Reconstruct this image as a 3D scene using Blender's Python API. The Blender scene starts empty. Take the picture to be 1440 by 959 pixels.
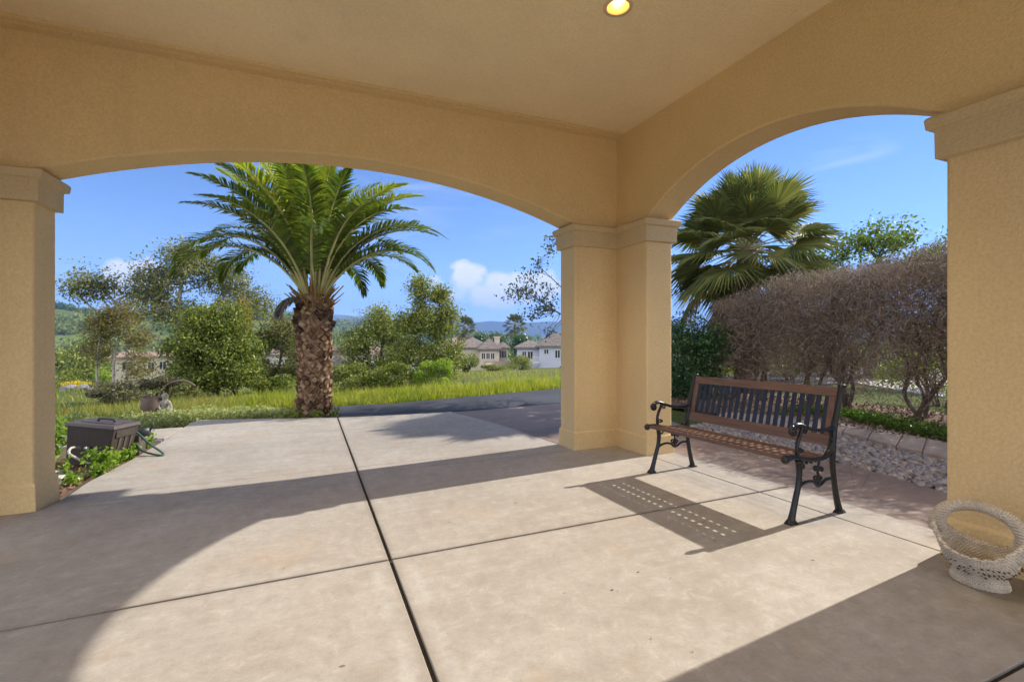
import bpy, bmesh, math, random
import numpy as np
from mathutils import Vector, Matrix, noise as mnoise

sc = bpy.context.scene
COL = sc.collection
R = math.radians

# ------------------------------------------------------------------ camera
YAW = R(22.83); FPX = 672.4; HOR = 469.5
EYE = np.array([0.0, 0.0, 1.2])
cam_d = bpy.data.cameras.new('camera')
cam = bpy.data.objects.new('camera', cam_d); COL.objects.link(cam)
cam.location = EYE; cam.rotation_euler = (R(90), 0, -YAW)
cam_d.sensor_width = 36; cam_d.lens = FPX / 1440 * 36
cam_d.shift_y = -(479.5 - HOR) / 1440
cam_d.clip_start = 0.05; cam_d.clip_end = 20000
sc.camera = cam

# ------------------------------------------------------------------ sun, sky, exposure
SUN_AZ = math.atan2(1.0, 0.08)          # from +Y towards +X
SUN_EL = R(33.2)
sun_d = bpy.data.lights.new('sun', 'SUN'); sun_d.energy = 2.1; sun_d.angle = R(0.5)
sun_d.color = (1.0, 0.93, 0.82)
sun = bpy.data.objects.new('sun', sun_d); COL.objects.link(sun)
sdir = Vector((math.sin(SUN_AZ) * math.cos(SUN_EL), math.cos(SUN_AZ) * math.cos(SUN_EL), math.sin(SUN_EL)))
sun.rotation_euler = sdir.to_track_quat('Z', 'Y').to_euler()
sun.location = (30, 3, 25)

world = bpy.data.worlds.new('World'); sc.world = world; world.use_nodes = True
wn = world.node_tree; wn.nodes.clear()
def wnode(t, **k):
    n = wn.nodes.new(t)
    for a, b in k.items(): setattr(n, a, b)
    return n
wout = wnode('ShaderNodeOutputWorld'); wbg = wnode('ShaderNodeBackground')
sky = wnode('ShaderNodeTexSky', sky_type='NISHITA', sun_disc=False, sun_elevation=SUN_EL, sun_rotation=SUN_AZ,
            air_density=0.62, dust_density=0.0, ozone_density=4.0, altitude=120)
wbg.inputs['Strength'].default_value = 0.055
wn.links.new(wbg.outputs[0], wout.inputs[0])
EXPOSURE = 2.05
vs = sc.view_settings
sc.display_settings.display_device = 'sRGB'
vs.view_transform = 'Standard'; vs.look = 'None'; vs.exposure = EXPOSURE; vs.gamma = 1; vs.use_curve_mapping = False
sc.cycles.use_denoising = True
sc.cycles.max_bounces = 10; sc.cycles.diffuse_bounces = 7; sc.cycles.transparent_max_bounces = 8
sc.cycles.sample_clamp_indirect = 6.0
sc.cycles.volume_bounces = 0

# clouds of the sky, by direction
def wmath(op, a, b=None, clamp=False):
    n = wnode('ShaderNodeMath', operation=op, use_clamp=clamp)
    for i, v in enumerate((a, b)):
        if v is None: continue
        if isinstance(v, (int, float)): n.inputs[i].default_value = v
        else: wn.links.new(v, n.inputs[i])
    return n.outputs[0]
def pdir(px, py):
    u = (px - 720) / FPX; w = -(py - HOR) / FPX; c, s = math.cos(YAW), math.sin(YAW)
    return Vector((s + u * c, c - u * s, w)).normalized()
geo = wnode('ShaderNodeTexCoord')
DIRV = geo.outputs['Generated']
nz = wnode('ShaderNodeTexNoise'); nz.inputs['Scale'].default_value = 17; nz.inputs['Detail'].default_value = 7; nz.inputs['Roughness'].default_value = .55
wn.links.new(DIRV, nz.inputs['Vector'])
sepd = wnode('ShaderNodeSeparateXYZ'); wn.links.new(DIRV, sepd.inputs[0])
def blob(px, py, rx, ry, gain=1.0):
    """soft elliptical patch of sky around one direction: rx, ry in radians"""
    d = pdir(px, py); az = math.atan2(d.x, d.y); el = math.asin(d.z)
    rt = Vector((math.cos(az), -math.sin(az), 0)); up = Vector((-math.sin(el) * math.sin(az), -math.sin(el) * math.cos(az), math.cos(el)))
    outs = []
    for v, r_ in ((rt, rx), (up, ry)):
        dp = wnode('ShaderNodeVectorMath', operation='DOT_PRODUCT'); wn.links.new(DIRV, dp.inputs[0]); dp.inputs[1].default_value = v
        off = v.dot(d)
        e = wmath('DIVIDE', wmath('SUBTRACT', dp.outputs['Value'], off), r_)
        outs.append(wmath('MULTIPLY', e, e))
    fd = wnode('ShaderNodeVectorMath', operation='DOT_PRODUCT'); wn.links.new(DIRV, fd.inputs[0]); fd.inputs[1].default_value = d
    front = wmath('GREATER_THAN', fd.outputs['Value'], 0.2)
    g = wmath('SUBTRACT', 1.0, wmath('ADD', outs[0], outs[1]))
    g = wmath('MAXIMUM', g, 0.0)
    return wmath('MULTIPLY', wmath('MULTIPLY', g, front), gain)
def total(lst):
    a = lst[0]
    for b in lst[1:]: a = wmath('MAXIMUM', a, b)
    return a
cum = total([blob(660, 392, .052, .042, 1.0), blob(612, 396, .035, .02, .9), blob(700, 408, .085, .045, 1.0), blob(660, 410, .12, .04, .95),
             blob(760, 408, .07, .05, .85), blob(186, 388, .055, .036, .95), blob(150, 402, .05, .025, .6), blob(215, 400, .06, .03, .8)])
cmask = wmath('MULTIPLY', wmath('SUBTRACT', wmath('ADD', wmath('MULTIPLY', cum, .62), wmath('MULTIPLY', nz.outputs[0], 1.7)), 1.02), 3.6, True)
cmask = wmath('MULTIPLY', cmask, wmath('GREATER_THAN', cum, 0.0))
# thin high wisps
mapv = wnode('ShaderNodeMapping'); mapv.inputs['Scale'].default_value = (3, 3, 16); wn.links.new(DIRV, mapv.inputs[0])
nw = wnode('ShaderNodeTexNoise'); nw.inputs['Scale'].default_value = 1.6; nw.inputs['Detail'].default_value = 6; nw.inputs['Distortion'].default_value = .6
wn.links.new(mapv.outputs[0], nw.inputs['Vector'])
wisp = wmath('MULTIPLY', wmath('SUBTRACT', nw.outputs[0], 0.5), 2.2, True)
wspot = total([blob(590, 265, .16, .07, .55), blob(120, 352, .22, .06, .4), blob(1195, 220, .07, .035, .75), blob(600, 340, .5, .2, .25)])
wmask = wmath('MULTIPLY', wmath('MULTIPLY', wisp, wspot), 1.4, True)
# hazy whitening of the air near the horizon
hz = wmath('MULTIPLY', wmath('POWER', wmath('SUBTRACT', 1.0, wmath('ABSOLUTE', sepd.outputs[2]), True), 10.0), 0.60)
def wmix(fac, a, b):
    n = wnode('ShaderNodeMix', data_type='RGBA'); wn.links.new(fac, n.inputs[0])
    wn.links.new(a, n.inputs[6])
    if isinstance(b, tuple): n.inputs[7].default_value = (*b, 1)
    else: wn.links.new(b, n.inputs[7])
    return n.outputs[2]
hsv = wnode('ShaderNodeHueSaturation'); hsv.inputs['Saturation'].default_value = 1.0; hsv.inputs['Value'].default_value = 1.0
wn.links.new(sky.outputs[0], hsv.inputs['Color'])
tint = wnode('ShaderNodeMix', data_type='RGBA', blend_type='MULTIPLY'); tint.inputs[0].default_value = 1; wn.links.new(hsv.outputs[0], tint.inputs[6]); tint.inputs[7].default_value = (.80, .88, 1.0, 1)
c1 = wmix(hz, tint.outputs[2], (2.5, 3.05, 4.0))
c2 = wmix(wmask, c1, (4.0, 4.5, 5.0))
c3 = wmix(cmask, c2, (5.0, 5.0, 5.05))
# unseen bright cloud bank behind the eye, added to fill the porch with light
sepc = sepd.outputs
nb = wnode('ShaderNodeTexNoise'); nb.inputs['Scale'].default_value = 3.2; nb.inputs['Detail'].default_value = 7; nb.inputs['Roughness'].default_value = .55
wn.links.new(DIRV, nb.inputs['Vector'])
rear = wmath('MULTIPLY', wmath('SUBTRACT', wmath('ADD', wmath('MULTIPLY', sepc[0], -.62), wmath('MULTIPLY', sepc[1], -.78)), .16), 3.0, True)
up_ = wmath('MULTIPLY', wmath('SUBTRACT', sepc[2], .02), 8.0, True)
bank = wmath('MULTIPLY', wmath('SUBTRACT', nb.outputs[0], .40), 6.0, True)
fill_mask = wmath('MULTIPLY', wmath('MULTIPLY', rear, up_), bank)
c4 = wmix(fill_mask, c3, (19.5, 18.8, 18.0))
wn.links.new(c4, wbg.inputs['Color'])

# ------------------------------------------------------------------ helpers
def at(px, py, d):
    """world point seen towards photo direction (px,py) at depth d metres in front of the eye"""
    u = (px - 720) / FPX; w = -(py - HOR) / FPX; c, s = math.cos(YAW), math.sin(YAW)
    return np.array([d * (s + u * c), d * (c - u * s), 1.2 + d * w])
def gz(x, y): return -0.022 * y + 0.004 * x
def clampf(v, a, b): return max(a, min(b, v))
PS = [0, 1, 4, 18, 50, 90, 150, 300, 1000, 5000]
PZ = [0, .03, -.32, -1.15, -3.6, -7.4, -10, -10.5, -11, -12]
def th(x, y):
    """terrain height"""
    x = np.asarray(x, float); y = np.asarray(y, float)
    line = 10.364 + 0.138 * np.clip(x, -40, 40)
    s = y - line
    left = np.clip((-x - 12) / 60, 0, None) * 1.2 * (y > 0)
    yy = np.minimum(y, line); yy = np.clip(yy, -20, 20)
    base = -0.022 * yy + 0.004 * np.clip(x, -60, 60) - 0.06
    rr = np.clip((x - 45) / 100, 0, 1) * -6
    return base + np.interp(np.maximum(s, 0), PS, PZ) + rr * (s < 400) - np.clip(left, 0, 4) * 0
def ground_at(px, d):
    p = at(px, HOR, d); return np.array([p[0], p[1], float(th(p[0], p[1]))])

def mesh_obj(name, V, F, mats=None, parent=None, smooth=False, midx=None):
    """V (n,3); F array (m,k) or list of lists -> linked mesh object"""
    me = bpy.data.meshes.new(name)
    V = np.asarray(V, dtype=np.float32)
    if isinstance(F, np.ndarray):
        m, k = F.shape
        me.vertices.add(len(V)); me.vertices.foreach_set('co', V.ravel())
        me.loops.add(m * k); me.loops.foreach_set('vertex_index', F.astype(np.int32).ravel())
        me.polygons.add(m); me.polygons.foreach_set('loop_start', np.arange(0, m * k, k, dtype=np.int32))
        me.update(calc_edges=True); me.validate()
    else:
        me.from_pydata(V.tolist(), [], F); me.update()
    if mats is not None:
        for mt in (mats if isinstance(mats, (list, tuple)) else [mats]): me.materials.append(mt)
    if midx is not None: me.polygons.foreach_set('material_index', np.asarray(midx, dtype=np.int32))
    if smooth: me.polygons.foreach_set('use_smooth', np.ones(len(me.polygons), dtype=bool))
    o = bpy.data.objects.new(name, me); COL.objects.link(o)
    if parent is not None: o.parent = parent
    return o
def tag(o, label=None, cat=None, group=None, kind=None):
    if label: o['label'] = label
    if cat: o['category'] = cat
    if group: o['group'] = group
    if kind: o['kind'] = kind
    return o
def empty(name, loc, label, cat, group=None, rot=(0, 0, 0)):
    o = bpy.data.objects.new(name, None); COL.objects.link(o); o.location = [float(v) for v in loc]; o.rotation_euler = rot
    o.empty_display_size = .2
    return tag(o, label, cat, group)

class MB:
    """collects polygons"""
    def __init__(s): s.v = []; s.f = []; s.n = 0; s.m = []
    def add(s, V, F, mi=0):
        s.v.extend([tuple(map(float, p)) for p in V]); s.f.extend([[i + s.n for i in f] for f in F]); s.n += len(V); s.m.extend([mi] * len(F)); return s
    def box(s, a, b, mi=0):
        x0, y0, z0 = a; x1, y1, z1 = b
        return s.add([(x0,y0,z0),(x1,y0,z0),(x1,y1,z0),(x0,y1,z0),(x0,y0,z1),(x1,y0,z1),(x1,y1,z1),(x0,y1,z1)],
              [[3,2,1,0],[4,5,6,7],[0,1,5,4],[1,2,6,5],[2,3,7,6],[3,0,4,7]], mi)
    def hexa(s, P, mi=0):
        """8 corners: bottom 4 ccw, top 4 ccw"""
        return s.add(P, [[3,2,1,0],[4,5,6,7],[0,1,5,4],[1,2,6,5],[2,3,7,6],[3,0,4,7]], mi)
    def prism(s, poly, z0, z1, mi=0):
        """poly list of (x,y); z0,z1 numbers or functions"""
        f0 = z0 if callable(z0) else (lambda x, y: z0); f1 = z1 if callable(z1) else (lambda x, y: z1)
        n = len(poly)
        V = [(x, y, f0(x, y)) for x, y in poly] + [(x, y, f1(x, y)) for x, y in poly]
        return s.add(V, [list(range(n))[::-1], list(range(n, 2 * n))] + [[i, (i + 1) % n, n + (i + 1) % n, n + i] for i in range(n)], mi)
    def loft(s, rings, cap=True, closed=True, mi=0):
        n = len(rings[0]); V = [p for r_ in rings for p in r_]; F = []
        for k in range(len(rings) - 1):
            for i in range(n if closed else n - 1):
                j = (i + 1) % n; F.append([k*n+i, k*n+j, (k+1)*n+j, (k+1)*n+i])
        if cap: F.append(list(range(n))[::-1]); F.append([(len(rings)-1)*n+i for i in range(n)])
        return s.add(V, F, mi)
    def tube(s, pts, rad, sides=8, flat=1.0, mi=0, cap=True):
        pts = [np.array(p, float) for p in pts]; n = len(pts)
        rads = rad if hasattr(rad, '__len__') else [rad] * n
        rings = []; up = None
        for i, p in enumerate(pts):
            t = pts[min(i + 1, n - 1)] - pts[max(i - 1, 0)]; t = t / (np.linalg.norm(t) + 1e-9)
            if up is None:
                up = np.array([0, 1.0, 0]) if abs(t[1]) < .9 else np.array([1.0, 0, 0])
            a = np.cross(t, up); a /= np.linalg.norm(a) + 1e-9; b = np.cross(a, t); up = b
            rings.append([tuple(p + rads[i] * (math.cos(q) * a + flat * math.sin(q) * b)) for q in [2 * math.pi * k / sides for k in range(sides)]])
        return s.loft(rings, cap=cap, mi=mi)
    def lathe(s, prof, sides=24, c=(0, 0, 0), mi=0, cap=True):
        rings = [[(c[0] + r_ * math.cos(2*math.pi*k/sides), c[1] + r_ * math.sin(2*math.pi*k/sides), c[2] + z) for k in range(sides)] for r_, z in prof]
        return s.loft(rings, cap=cap, mi=mi)
    def ball(s, c, r3, nu=12, nv=8, mi=0):
        if not hasattr(r3, '__len__'): r3 = (r3, r3, r3)
        rings = []
        for j in range(nv + 1):
            a = -math.pi/2 + math.pi * j / nv; cr = max(math.cos(a), .02)
            rings.append([(c[0] + r3[0]*cr*math.cos(2*math.pi*k/nu), c[1] + r3[1]*cr*math.sin(2*math.pi*k/nu), c[2] + r3[2]*math.sin(a)) for k in range(nu)])
        return s.loft(rings, mi=mi)
    def build(s, name, mats, parent=None, smooth=False, bevel=0, seg=2, ang=35):
        o = mesh_obj(name, s.v, s.f, mats, parent, smooth, s.m)
        if bevel:
            b = o.modifiers.new('bevel', 'BEVEL'); b.width = bevel; b.segments = seg; b.limit_method = 'ANGLE'; b.angle_limit = R(ang); b.harden_normals = False
        return o

def catmull(pts, n):
    P = [np.array(p, float) for p in pts]; P = [2*P[0]-P[1]] + P + [2*P[-1]-P[-2]]; out = []
    segs = len(P) - 3
    for i in range(n):
        u = i / (n - 1) * segs; k = min(int(u), segs - 1); t = u - k
        a, b, c, d = P[k:k+4]
        out.append(.5 * ((2*b) + (c-a)*t + (2*a-5*b+4*c-d)*t*t + (3*b-a-3*c+d)*t**3))
    return out

# ------------------------------------------------------------------ materials
class NT:
    def __init__(s, name):
        s.m = bpy.data.materials.new(name); s.m.use_nodes = True; s.t = s.m.node_tree; s.t.nodes.clear()
        s.out = s.n('ShaderNodeOutputMaterial'); s.tc = s.n('ShaderNodeTexCoord')
    def n(s, t, **k):
        n = s.t.nodes.new(t)
        for a, b in k.items(): setattr(n, a, b)
        return n
    def l(s, a, b): s.t.links.new(a, b)
    def val(s, sock, v):
        if isinstance(v, (int, float)): sock.default_value = v
        elif isinstance(v, tuple): sock.default_value = (*v, 1) if len(v) == 3 and len(sock.default_value) == 4 else v
        else: s.l(v, sock)
    def noise(s, scale, detail=4, rough=.55, vec=None, dist=0, out=0):
        n = s.n('ShaderNodeTexNoise'); n.inputs['Scale'].default_value = scale; n.inputs['Detail'].default_value = detail
        n.inputs['Roughness'].default_value = rough; n.inputs['Distortion'].default_value = dist
        s.l(vec or s.tc.outputs['Object'], n.inputs['Vector']); return n.outputs[out]
    def mapping(s, scale=(1,1,1), rot=(0,0,0), loc=(0,0,0), vec=None):
        n = s.n('ShaderNodeMapping'); n.inputs['Scale'].default_value = scale; n.inputs['Rotation'].default_value = rot; n.inputs['Location'].default_value = loc
        s.l(vec or s.tc.outputs['Object'], n.inputs[0]); return n.outputs[0]
    def math(s, op, a, b=None, clamp=False):
        n = s.n('ShaderNodeMath', operation=op, use_clamp=clamp); s.val(n.inputs[0], a)
        if b is not None: s.val(n.inputs[1], b)
        return n.outputs[0]
    def ramp(s, fac, stops):
        n = s.n('ShaderNodeValToRGB'); e = n.color_ramp.elements
        while len(e) < len(stops): e.new(.5)
        for i, (p, c) in enumerate(stops): e[i].position = p; e[i].color = (*c, 1) if hasattr(c, '__len__') else (c, c, c, 1)
        s.l(fac, n.inputs[0]); return n.outputs[0]
    def mix(s, fac, a, b, mode='MIX'):
        n = s.n('ShaderNodeMix', data_type='RGBA', blend_type=mode); s.val(n.inputs[0], fac); s.val(n.inputs[6], a); s.val(n.inputs[7], b); return n.outputs[2]
    def bump(s, h, strength=.3, dist=.01, prev=None):
        n = s.n('ShaderNodeBump'); n.inputs['Strength'].default_value = strength; n.inputs['Distance'].default_value = dist; s.l(h, n.inputs['Height'])
        if prev is not None: s.l(prev, n.inputs['Normal'])
        return n.outputs[0]
    def bsdf(s, color, rough=.7, bump=None, metal=0, spec=.5, **k):
        p = s.n('ShaderNodeBsdfPrincipled'); s.val(p.inputs['Base Color'], color); s.val(p.inputs['Roughness'], rough)
        p.inputs['Metallic'].default_value = metal; p.inputs['Specular IOR Level'].default_value = spec
        if bump is not None: s.l(bump, p.inputs['Normal'])
        for a, b in k.items(): s.val(p.inputs[a], b)
        s.l(p.outputs[0], s.out.inputs[0]); s.p = p; return s
    def rand(s): return s.n('ShaderNodeNewGeometry').outputs['Random Per Island']

def plain(name, c, rough=.6, var=.15, scale=8, bump=.15, bscale=60, metal=0, spec=.5, bdist=.003):
    m = NT(name); n1 = m.noise(scale, 5)
    col = m.ramp(n1, [(.25, tuple(v * (1 - var) for v in c)), (.75, tuple(min(1, v * (1 + var)) for v in c))])
    m.bsdf(col, rough, m.bump(m.noise(bscale, 3), bump, bdist), metal, spec); return m.m
def leafmat(name, cols, trans=.35, rough=.5, spec=.3, var_scale=None, dry=None):
    m = NT(name); r_ = m.rand(); n = len(cols)
    c = m.ramp(r_, [(i / max(1, n - 1), cc) for i, cc in enumerate(cols)])
    if var_scale:
        c = m.mix(m.math('MULTIPLY', m.noise(var_scale, 2), .6), c, tuple(v * .55 for v in cols[0]))
    if dry:
        c = m.mix(m.math('MULTIPLY', m.math('SUBTRACT', m.noise(dry[0], 4, .6), .47, True), 4.0, True), c, dry[1])
        c = m.mix(m.math('MULTIPLY', m.math('SUBTRACT', m.noise(dry[0] * 2.3, 3, .6, vec=m.mapping(loc=(3, 9, 1))), .5, True), 3.5, True), c, (.09, .15, .02))
    m.bsdf(c, rough, spec=spec)
    if trans:
        tr = m.n('ShaderNodeBsdfTranslucent'); br = m.n('ShaderNodeHueSaturation'); br.inputs['Value'].default_value = 1.5; br.inputs['Saturation'].default_value = 1.1
        m.l(c, br.inputs['Color']); m.l(br.outputs[0], tr.inputs[0])
        mx = m.n('ShaderNodeMixShader'); mx.inputs[0].default_value = trans
        m.l(m.p.outputs[0], mx.inputs[1]); m.l(tr.outputs[0], mx.inputs[2]); m.l(mx.outputs[0], m.out.inputs[0])
    return m.m

# stucco, tan, sand float finish
def stucco(name, c, k=.75):
    m = NT(name); P = m.tc.outputs['Object']
    big = m.noise(.8, 5, .6); mid = m.noise(3.5, 6, .65, dist=.5); fine = m.noise(58, 6, .7); grain = m.noise(130, 3, .7)
    col = m.ramp(big, [(.3, tuple(v * .92 for v in c)), (.7, tuple(min(1, v * 1.05) for v in c))])
    col = m.mix(m.math('MULTIPLY', m.math('SUBTRACT', .58, fine, True), 1.9 * k, True), col, tuple(v * .62 for v in c))
    col = m.mix(m.math('MULTIPLY', m.math('SUBTRACT', fine, .54, True), 1.6 * k, True), col, tuple(min(1, v * 1.22) for v in c))
    col = m.mix(m.math('MULTIPLY', m.math('SUBTRACT', mid, .52, True), .9, True), col, tuple(v * .80 for v in c))
    drip = m.noise(1, 5, .6, vec=m.mapping((9, 9, .5)))
    col = m.mix(m.math('MULTIPLY', m.math('SUBTRACT', drip, .58, True), 1.2, True), col, tuple(v * .75 for v in c))
    v = m.n('ShaderNodeTexVoronoi'); v.inputs['Scale'].default_value = 75; v.feature = 'SMOOTH_F1'; m.l(P, v.inputs['Vector'])
    b0 = m.bump(mid, .15, .02); b1 = m.bump(fine, .8, .008, b0); b2 = m.bump(v.outputs['Distance'], .45, .005, b1); b3 = m.bump(grain, .4, .003, b2)
    m.bsdf(col, .92, b3, spec=.2); return m.m
WALLC = (.75, .56, .29)
M_stucco = stucco('tan stucco', WALLC)
M_ceil = stucco('tan ceiling plaster', (.87, .71, .44), .55)
M_trim = stucco('tan trim plaster', (.62, .48, .275))

def concrete():
    m = NT('broom finished concrete'); P = m.tc.outputs['Object']
    sep = m.n('ShaderNodeSeparateXYZ'); m.l(P, sep.inputs[0]); X, Y = sep.outputs[0], sep.outputs[1]
    n1 = m.noise(.55, 5, .6, dist=.6); n2 = m.noise(3.2, 6, .62); n3 = m.noise(24, 5, .65); n4 = m.noise(190, 3, .6)
    streak = m.noise(1.0, 5, .6, vec=m.mapping((1.2, 9, 1)))
    c = m.ramp(n1, [(.28, (.29, .255, .21)), (.5, (.35, .315, .27)), (.72, (.405, .37, .325))])
    c = m.mix(m.math('MULTIPLY', m.math('SUBTRACT', n2, .47, True), 1.7, True), c, (.25, .21, .17))
    c = m.mix(m.math('MULTIPLY', m.math('SUBTRACT', streak, .5, True), 1.3, True), c, (.46, .43, .385))
    c = m.mix(m.math('MULTIPLY', m.math('SUBTRACT', n3, .55, True), 1.3, True), c, (.29, .235, .185))
    c = m.mix(m.math('MULTIPLY', m.math('SUBTRACT', n4, .55, True), .8, True), c, (.25, .2, .165))
    nm = m.noise(13, 9, .78, dist=.4); ng = m.noise(95, 4, .8)
    c = m.mix(m.math('MULTIPLY', m.math('SUBTRACT', nm, .5, True), 3.2, True), c, (.25, .22, .185))
    c = m.mix(m.math('MULTIPLY', m.math('SUBTRACT', .47, nm, True), 3.0, True), c, (.50, .465, .415))
    c = m.mix(m.math('MULTIPLY', m.math('SUBTRACT', ng, .56, True), 3.0, True), c, (.21, .18, .15))
    c = m.mix(m.math('MULTIPLY', m.math('SUBTRACT', .42, ng, True), 2.4, True), c, (.52, .49, .45))
    # rusty orange stains
    n5 = m.noise(1.7, 5, .6, vec=m.mapping(loc=(7, 3, 0)))
    c = m.mix(m.math('MULTIPLY', m.math('SUBTRACT', n5, .58, True), 2.2, True), c, (.40, .27, .165))
    # damp, mossy stain by the right pier
    dx = m.math('SUBTRACT', X, 3.1); dy = m.math('SUBTRACT', Y, 1.0)
    dd = m.math('ADD', m.math('MULTIPLY', m.math('MULTIPLY', dx, dx), 9.0), m.math('MULTIPLY', m.math('MULTIPLY', dy, dy), 3.5))
    moss = m.math('MULTIPLY', m.math('ADD', m.math('SUBTRACT', 1.0, dd), m.math('MULTIPLY', m.math('SUBTRACT', n2, .5), 3.0)), .75, True)
    c = m.mix(m.math('MULTIPLY', moss, .75), c, (.17, .125, .05))
    # efflorescence beside the main joint
    jd = m.math('ABSOLUTE', m.math('SUBTRACT', m.math('ABSOLUTE', m.math('SUBTRACT', X, .41)), m.math('ADD', .085, m.math('MULTIPLY', m.math('SUBTRACT', n1, .5), .07))))
    band = m.math('SUBTRACT', 1.0, m.math('DIVIDE', jd, .045), True)
    yr = m.math('MULTIPLY', m.math('LESS_THAN', Y, 2.62), m.math('GREATER_THAN', Y, .3))
    n6 = m.noise(9, 4, .6)
    eff = m.math('MULTIPLY', m.math('MULTIPLY', band, yr), m.math('MULTIPLY', m.math('SUBTRACT', n6, .38, True), 3.0, True))
    c = m.mix(m.math('MULTIPLY', eff, .5), c, (.50, .495, .48))
    # dirt along the joints
    jx = m.math('SUBTRACT', 1.0, m.math('DIVIDE', m.math('ABSOLUTE', m.math('SUBTRACT', X, .41)), .045), True)
    jy = m.math('SUBTRACT', 1.0, m.math('DIVIDE', m.math('ABSOLUTE', m.math('SUBTRACT', Y, 2.726)), .04), True)
    jj = m.math('MULTIPLY', m.math('MAXIMUM', jx, jy), m.math('ADD', .25, n6))
    c = m.mix(m.math('MULTIPLY', jj, .55), c, (.16, .125, .095))
    # small black specks
    v = m.n('ShaderNodeTexVoronoi'); v.inputs['Scale'].default_value = 3.3; m.l(m.mapping((1, 1.6, 1)), v.inputs['Vector'])
    sp = m.math('MULTIPLY', m.math('LESS_THAN', m.math('ADD', v.outputs['Distance'], m.math('MULTIPLY', n3, .06)), .075), m.math('GREATER_THAN', m.noise(1.3, 2), .47))
    c = m.mix(m.math('MULTIPLY', sp, .75), c, (.1, .085, .07))
    b = m.bump(n2, .12, .02); b = m.bump(n3, .25, .004, b); b = m.bump(n4, .3, .002, b)
    m.bsdf(c, m.ramp(n2, [(.3, .72), (.7, .9)]), b, spec=.35); return m.m
M_conc = concrete()
def stamped():
    m = NT('stamped brown concrete'); n1 = m.noise(1.2, 5, .6); n2 = m.noise(6, 6, .65); n3 = m.noise(60, 4, .6)
    c = m.ramp(n1, [(.3, (.20, .145, .115)), (.7, (.30, .225, .18))])
    c = m.mix(m.math('MULTIPLY', m.math('SUBTRACT', n2, .48, True), 2.2, True), c, (.15, .11, .09))
    c = m.mix(m.math('MULTIPLY', m.math('SUBTRACT', n3, .55, True), 1.2, True), c, (.36, .28, .23))
    v = m.n('ShaderNodeTexVoronoi'); v.feature = 'DISTANCE_TO_EDGE'; v.inputs['Scale'].default_value = 1.25; v.inputs['Randomness'].default_value = .8
    m.l(m.tc.outputs['Object'], v.inputs['Vector'])
    groove = m.math('SUBTRACT', 1.0, m.math('DIVIDE', v.outputs['Distance'], .008), True)
    c = m.mix(m.math('MULTIPLY', groove, .4), c, (.11, .08, .065))
    b = m.bump(n2, .35, .015); b = m.bump(groove, -.5, .006, b); b = m.bump(n3, .3, .003, b)
    m.bsdf(c, .7, b, spec=.35); return m.m
M_stamp = stamped()
M_border = plain('pale stone border', (.36, .29, .24), .85, .22, 5, .4, 40, bdist=.006)
M_dark = plain('dark joint filler', (.045, .036, .028), .95, .3, 30)
def asphalt():
    m = NT('asphalt'); n1 = m.noise(.8, 4); n2 = m.noise(140, 3, .7)
    c = m.ramp(n1, [(.3, (.038, .041, .05)), (.7, (.062, .065, .075))])
    c = m.mix(m.math('MULTIPLY', m.math('SUBTRACT', n2, .55, True), 1.5, True), c, (.12, .12, .125))
    m.bsdf(c, .85, m.bump(n2, .5, .005), spec=.3); return m.m
M_asph = asphalt()
def terrain_mat():
    m = NT('grassy ground'); P = m.tc.outputs['Object']
    n1 = m.noise(.03, 5, .6); n2 = m.noise(.35, 6, .65); n3 = m.noise(3, 5, .65); n4 = m.noise(30, 4, .7)
    c = m.ramp(n1, [(.35, (.075, .105, .022)), (.55, (.14, .145, .04)), (.72, (.16, .125, .06))])
    c = m.mix(m.math('MULTIPLY', m.math('SUBTRACT', n2, .5, True), 2.4, True), c, (.16, .115, .06))
    c = m.mix(m.math('MULTIPLY', m.math('SUBTRACT', n3, .5, True), 2.0, True), c, (.06, .075, .018))
    m.bsdf(c, .95, m.bump(m.math('ADD', n3, n4), .8, .05), spec=.1); return m.m
M_ground = terrain_mat()
def soil():
    m = NT('bark mulch'); n1 = m.noise(3, 5, .6); n2 = m.noise(45, 4, .7)
    c = m.ramp(n1, [(.3, (.10, .065, .045)), (.7, (.19, .125, .085))])
    c = m.mix(m.math('MULTIPLY', m.math('SUBTRACT', n2, .5, True), 2.5, True), c, (.27, .2, .15))
    m.bsdf(c, .95, m.bump(n2, .9, .02), spec=.15); return m.m
M_soil = soil()
def islands(name, cols, rough=.7, bump=.3, bscale=40, spec=.4):
    m = NT(name); n = len(cols)
    c = m.ramp(m.rand(), [(i / (n - 1), cc) for i, cc in enumerate(cols)])
    c = m.mix(m.math('MULTIPLY', m.math('SUBTRACT', m.noise(bscale, 4), .5, True), 1.2, True), c, tuple(v * .6 for v in cols[0]))
    m.bsdf(c, rough, m.bump(m.noise(bscale, 4), bump, .003), spec=spec); return m.m
M_pebble = islands('river pebbles', [(.17, .165, .175), (.30, .27, .25), (.22, .21, .225), (.38, .31, .25), (.27, .265, .275), (.44, .40, .36), (.2, .19, .2), (.34, .24, .17)], .6)
M_chip = islands('wood chips', [(.10, .065, .045), (.22, .15, .1), (.16, .10, .07), (.32, .24, .18), (.20, .13, .09)], .9)
M_bark = plain('grey brown bark', (.12, .095, .072), .95, .4, 12, .9, 40, bdist=.01)
M_palebark = plain('pale grey bark', (.36, .32, .27), .9, .45, 6, .5, 30, bdist=.01)
M_twig = islands('dry twigs', [(.17, .13, .10), (.27, .205, .155), (.21, .16, .125), (.44, .36, .29)], .9, .2)
M_iron = plain('black painted cast iron', (.012, .013, .013), .38, .3, 20, .15, 120, spec=.5)
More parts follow.
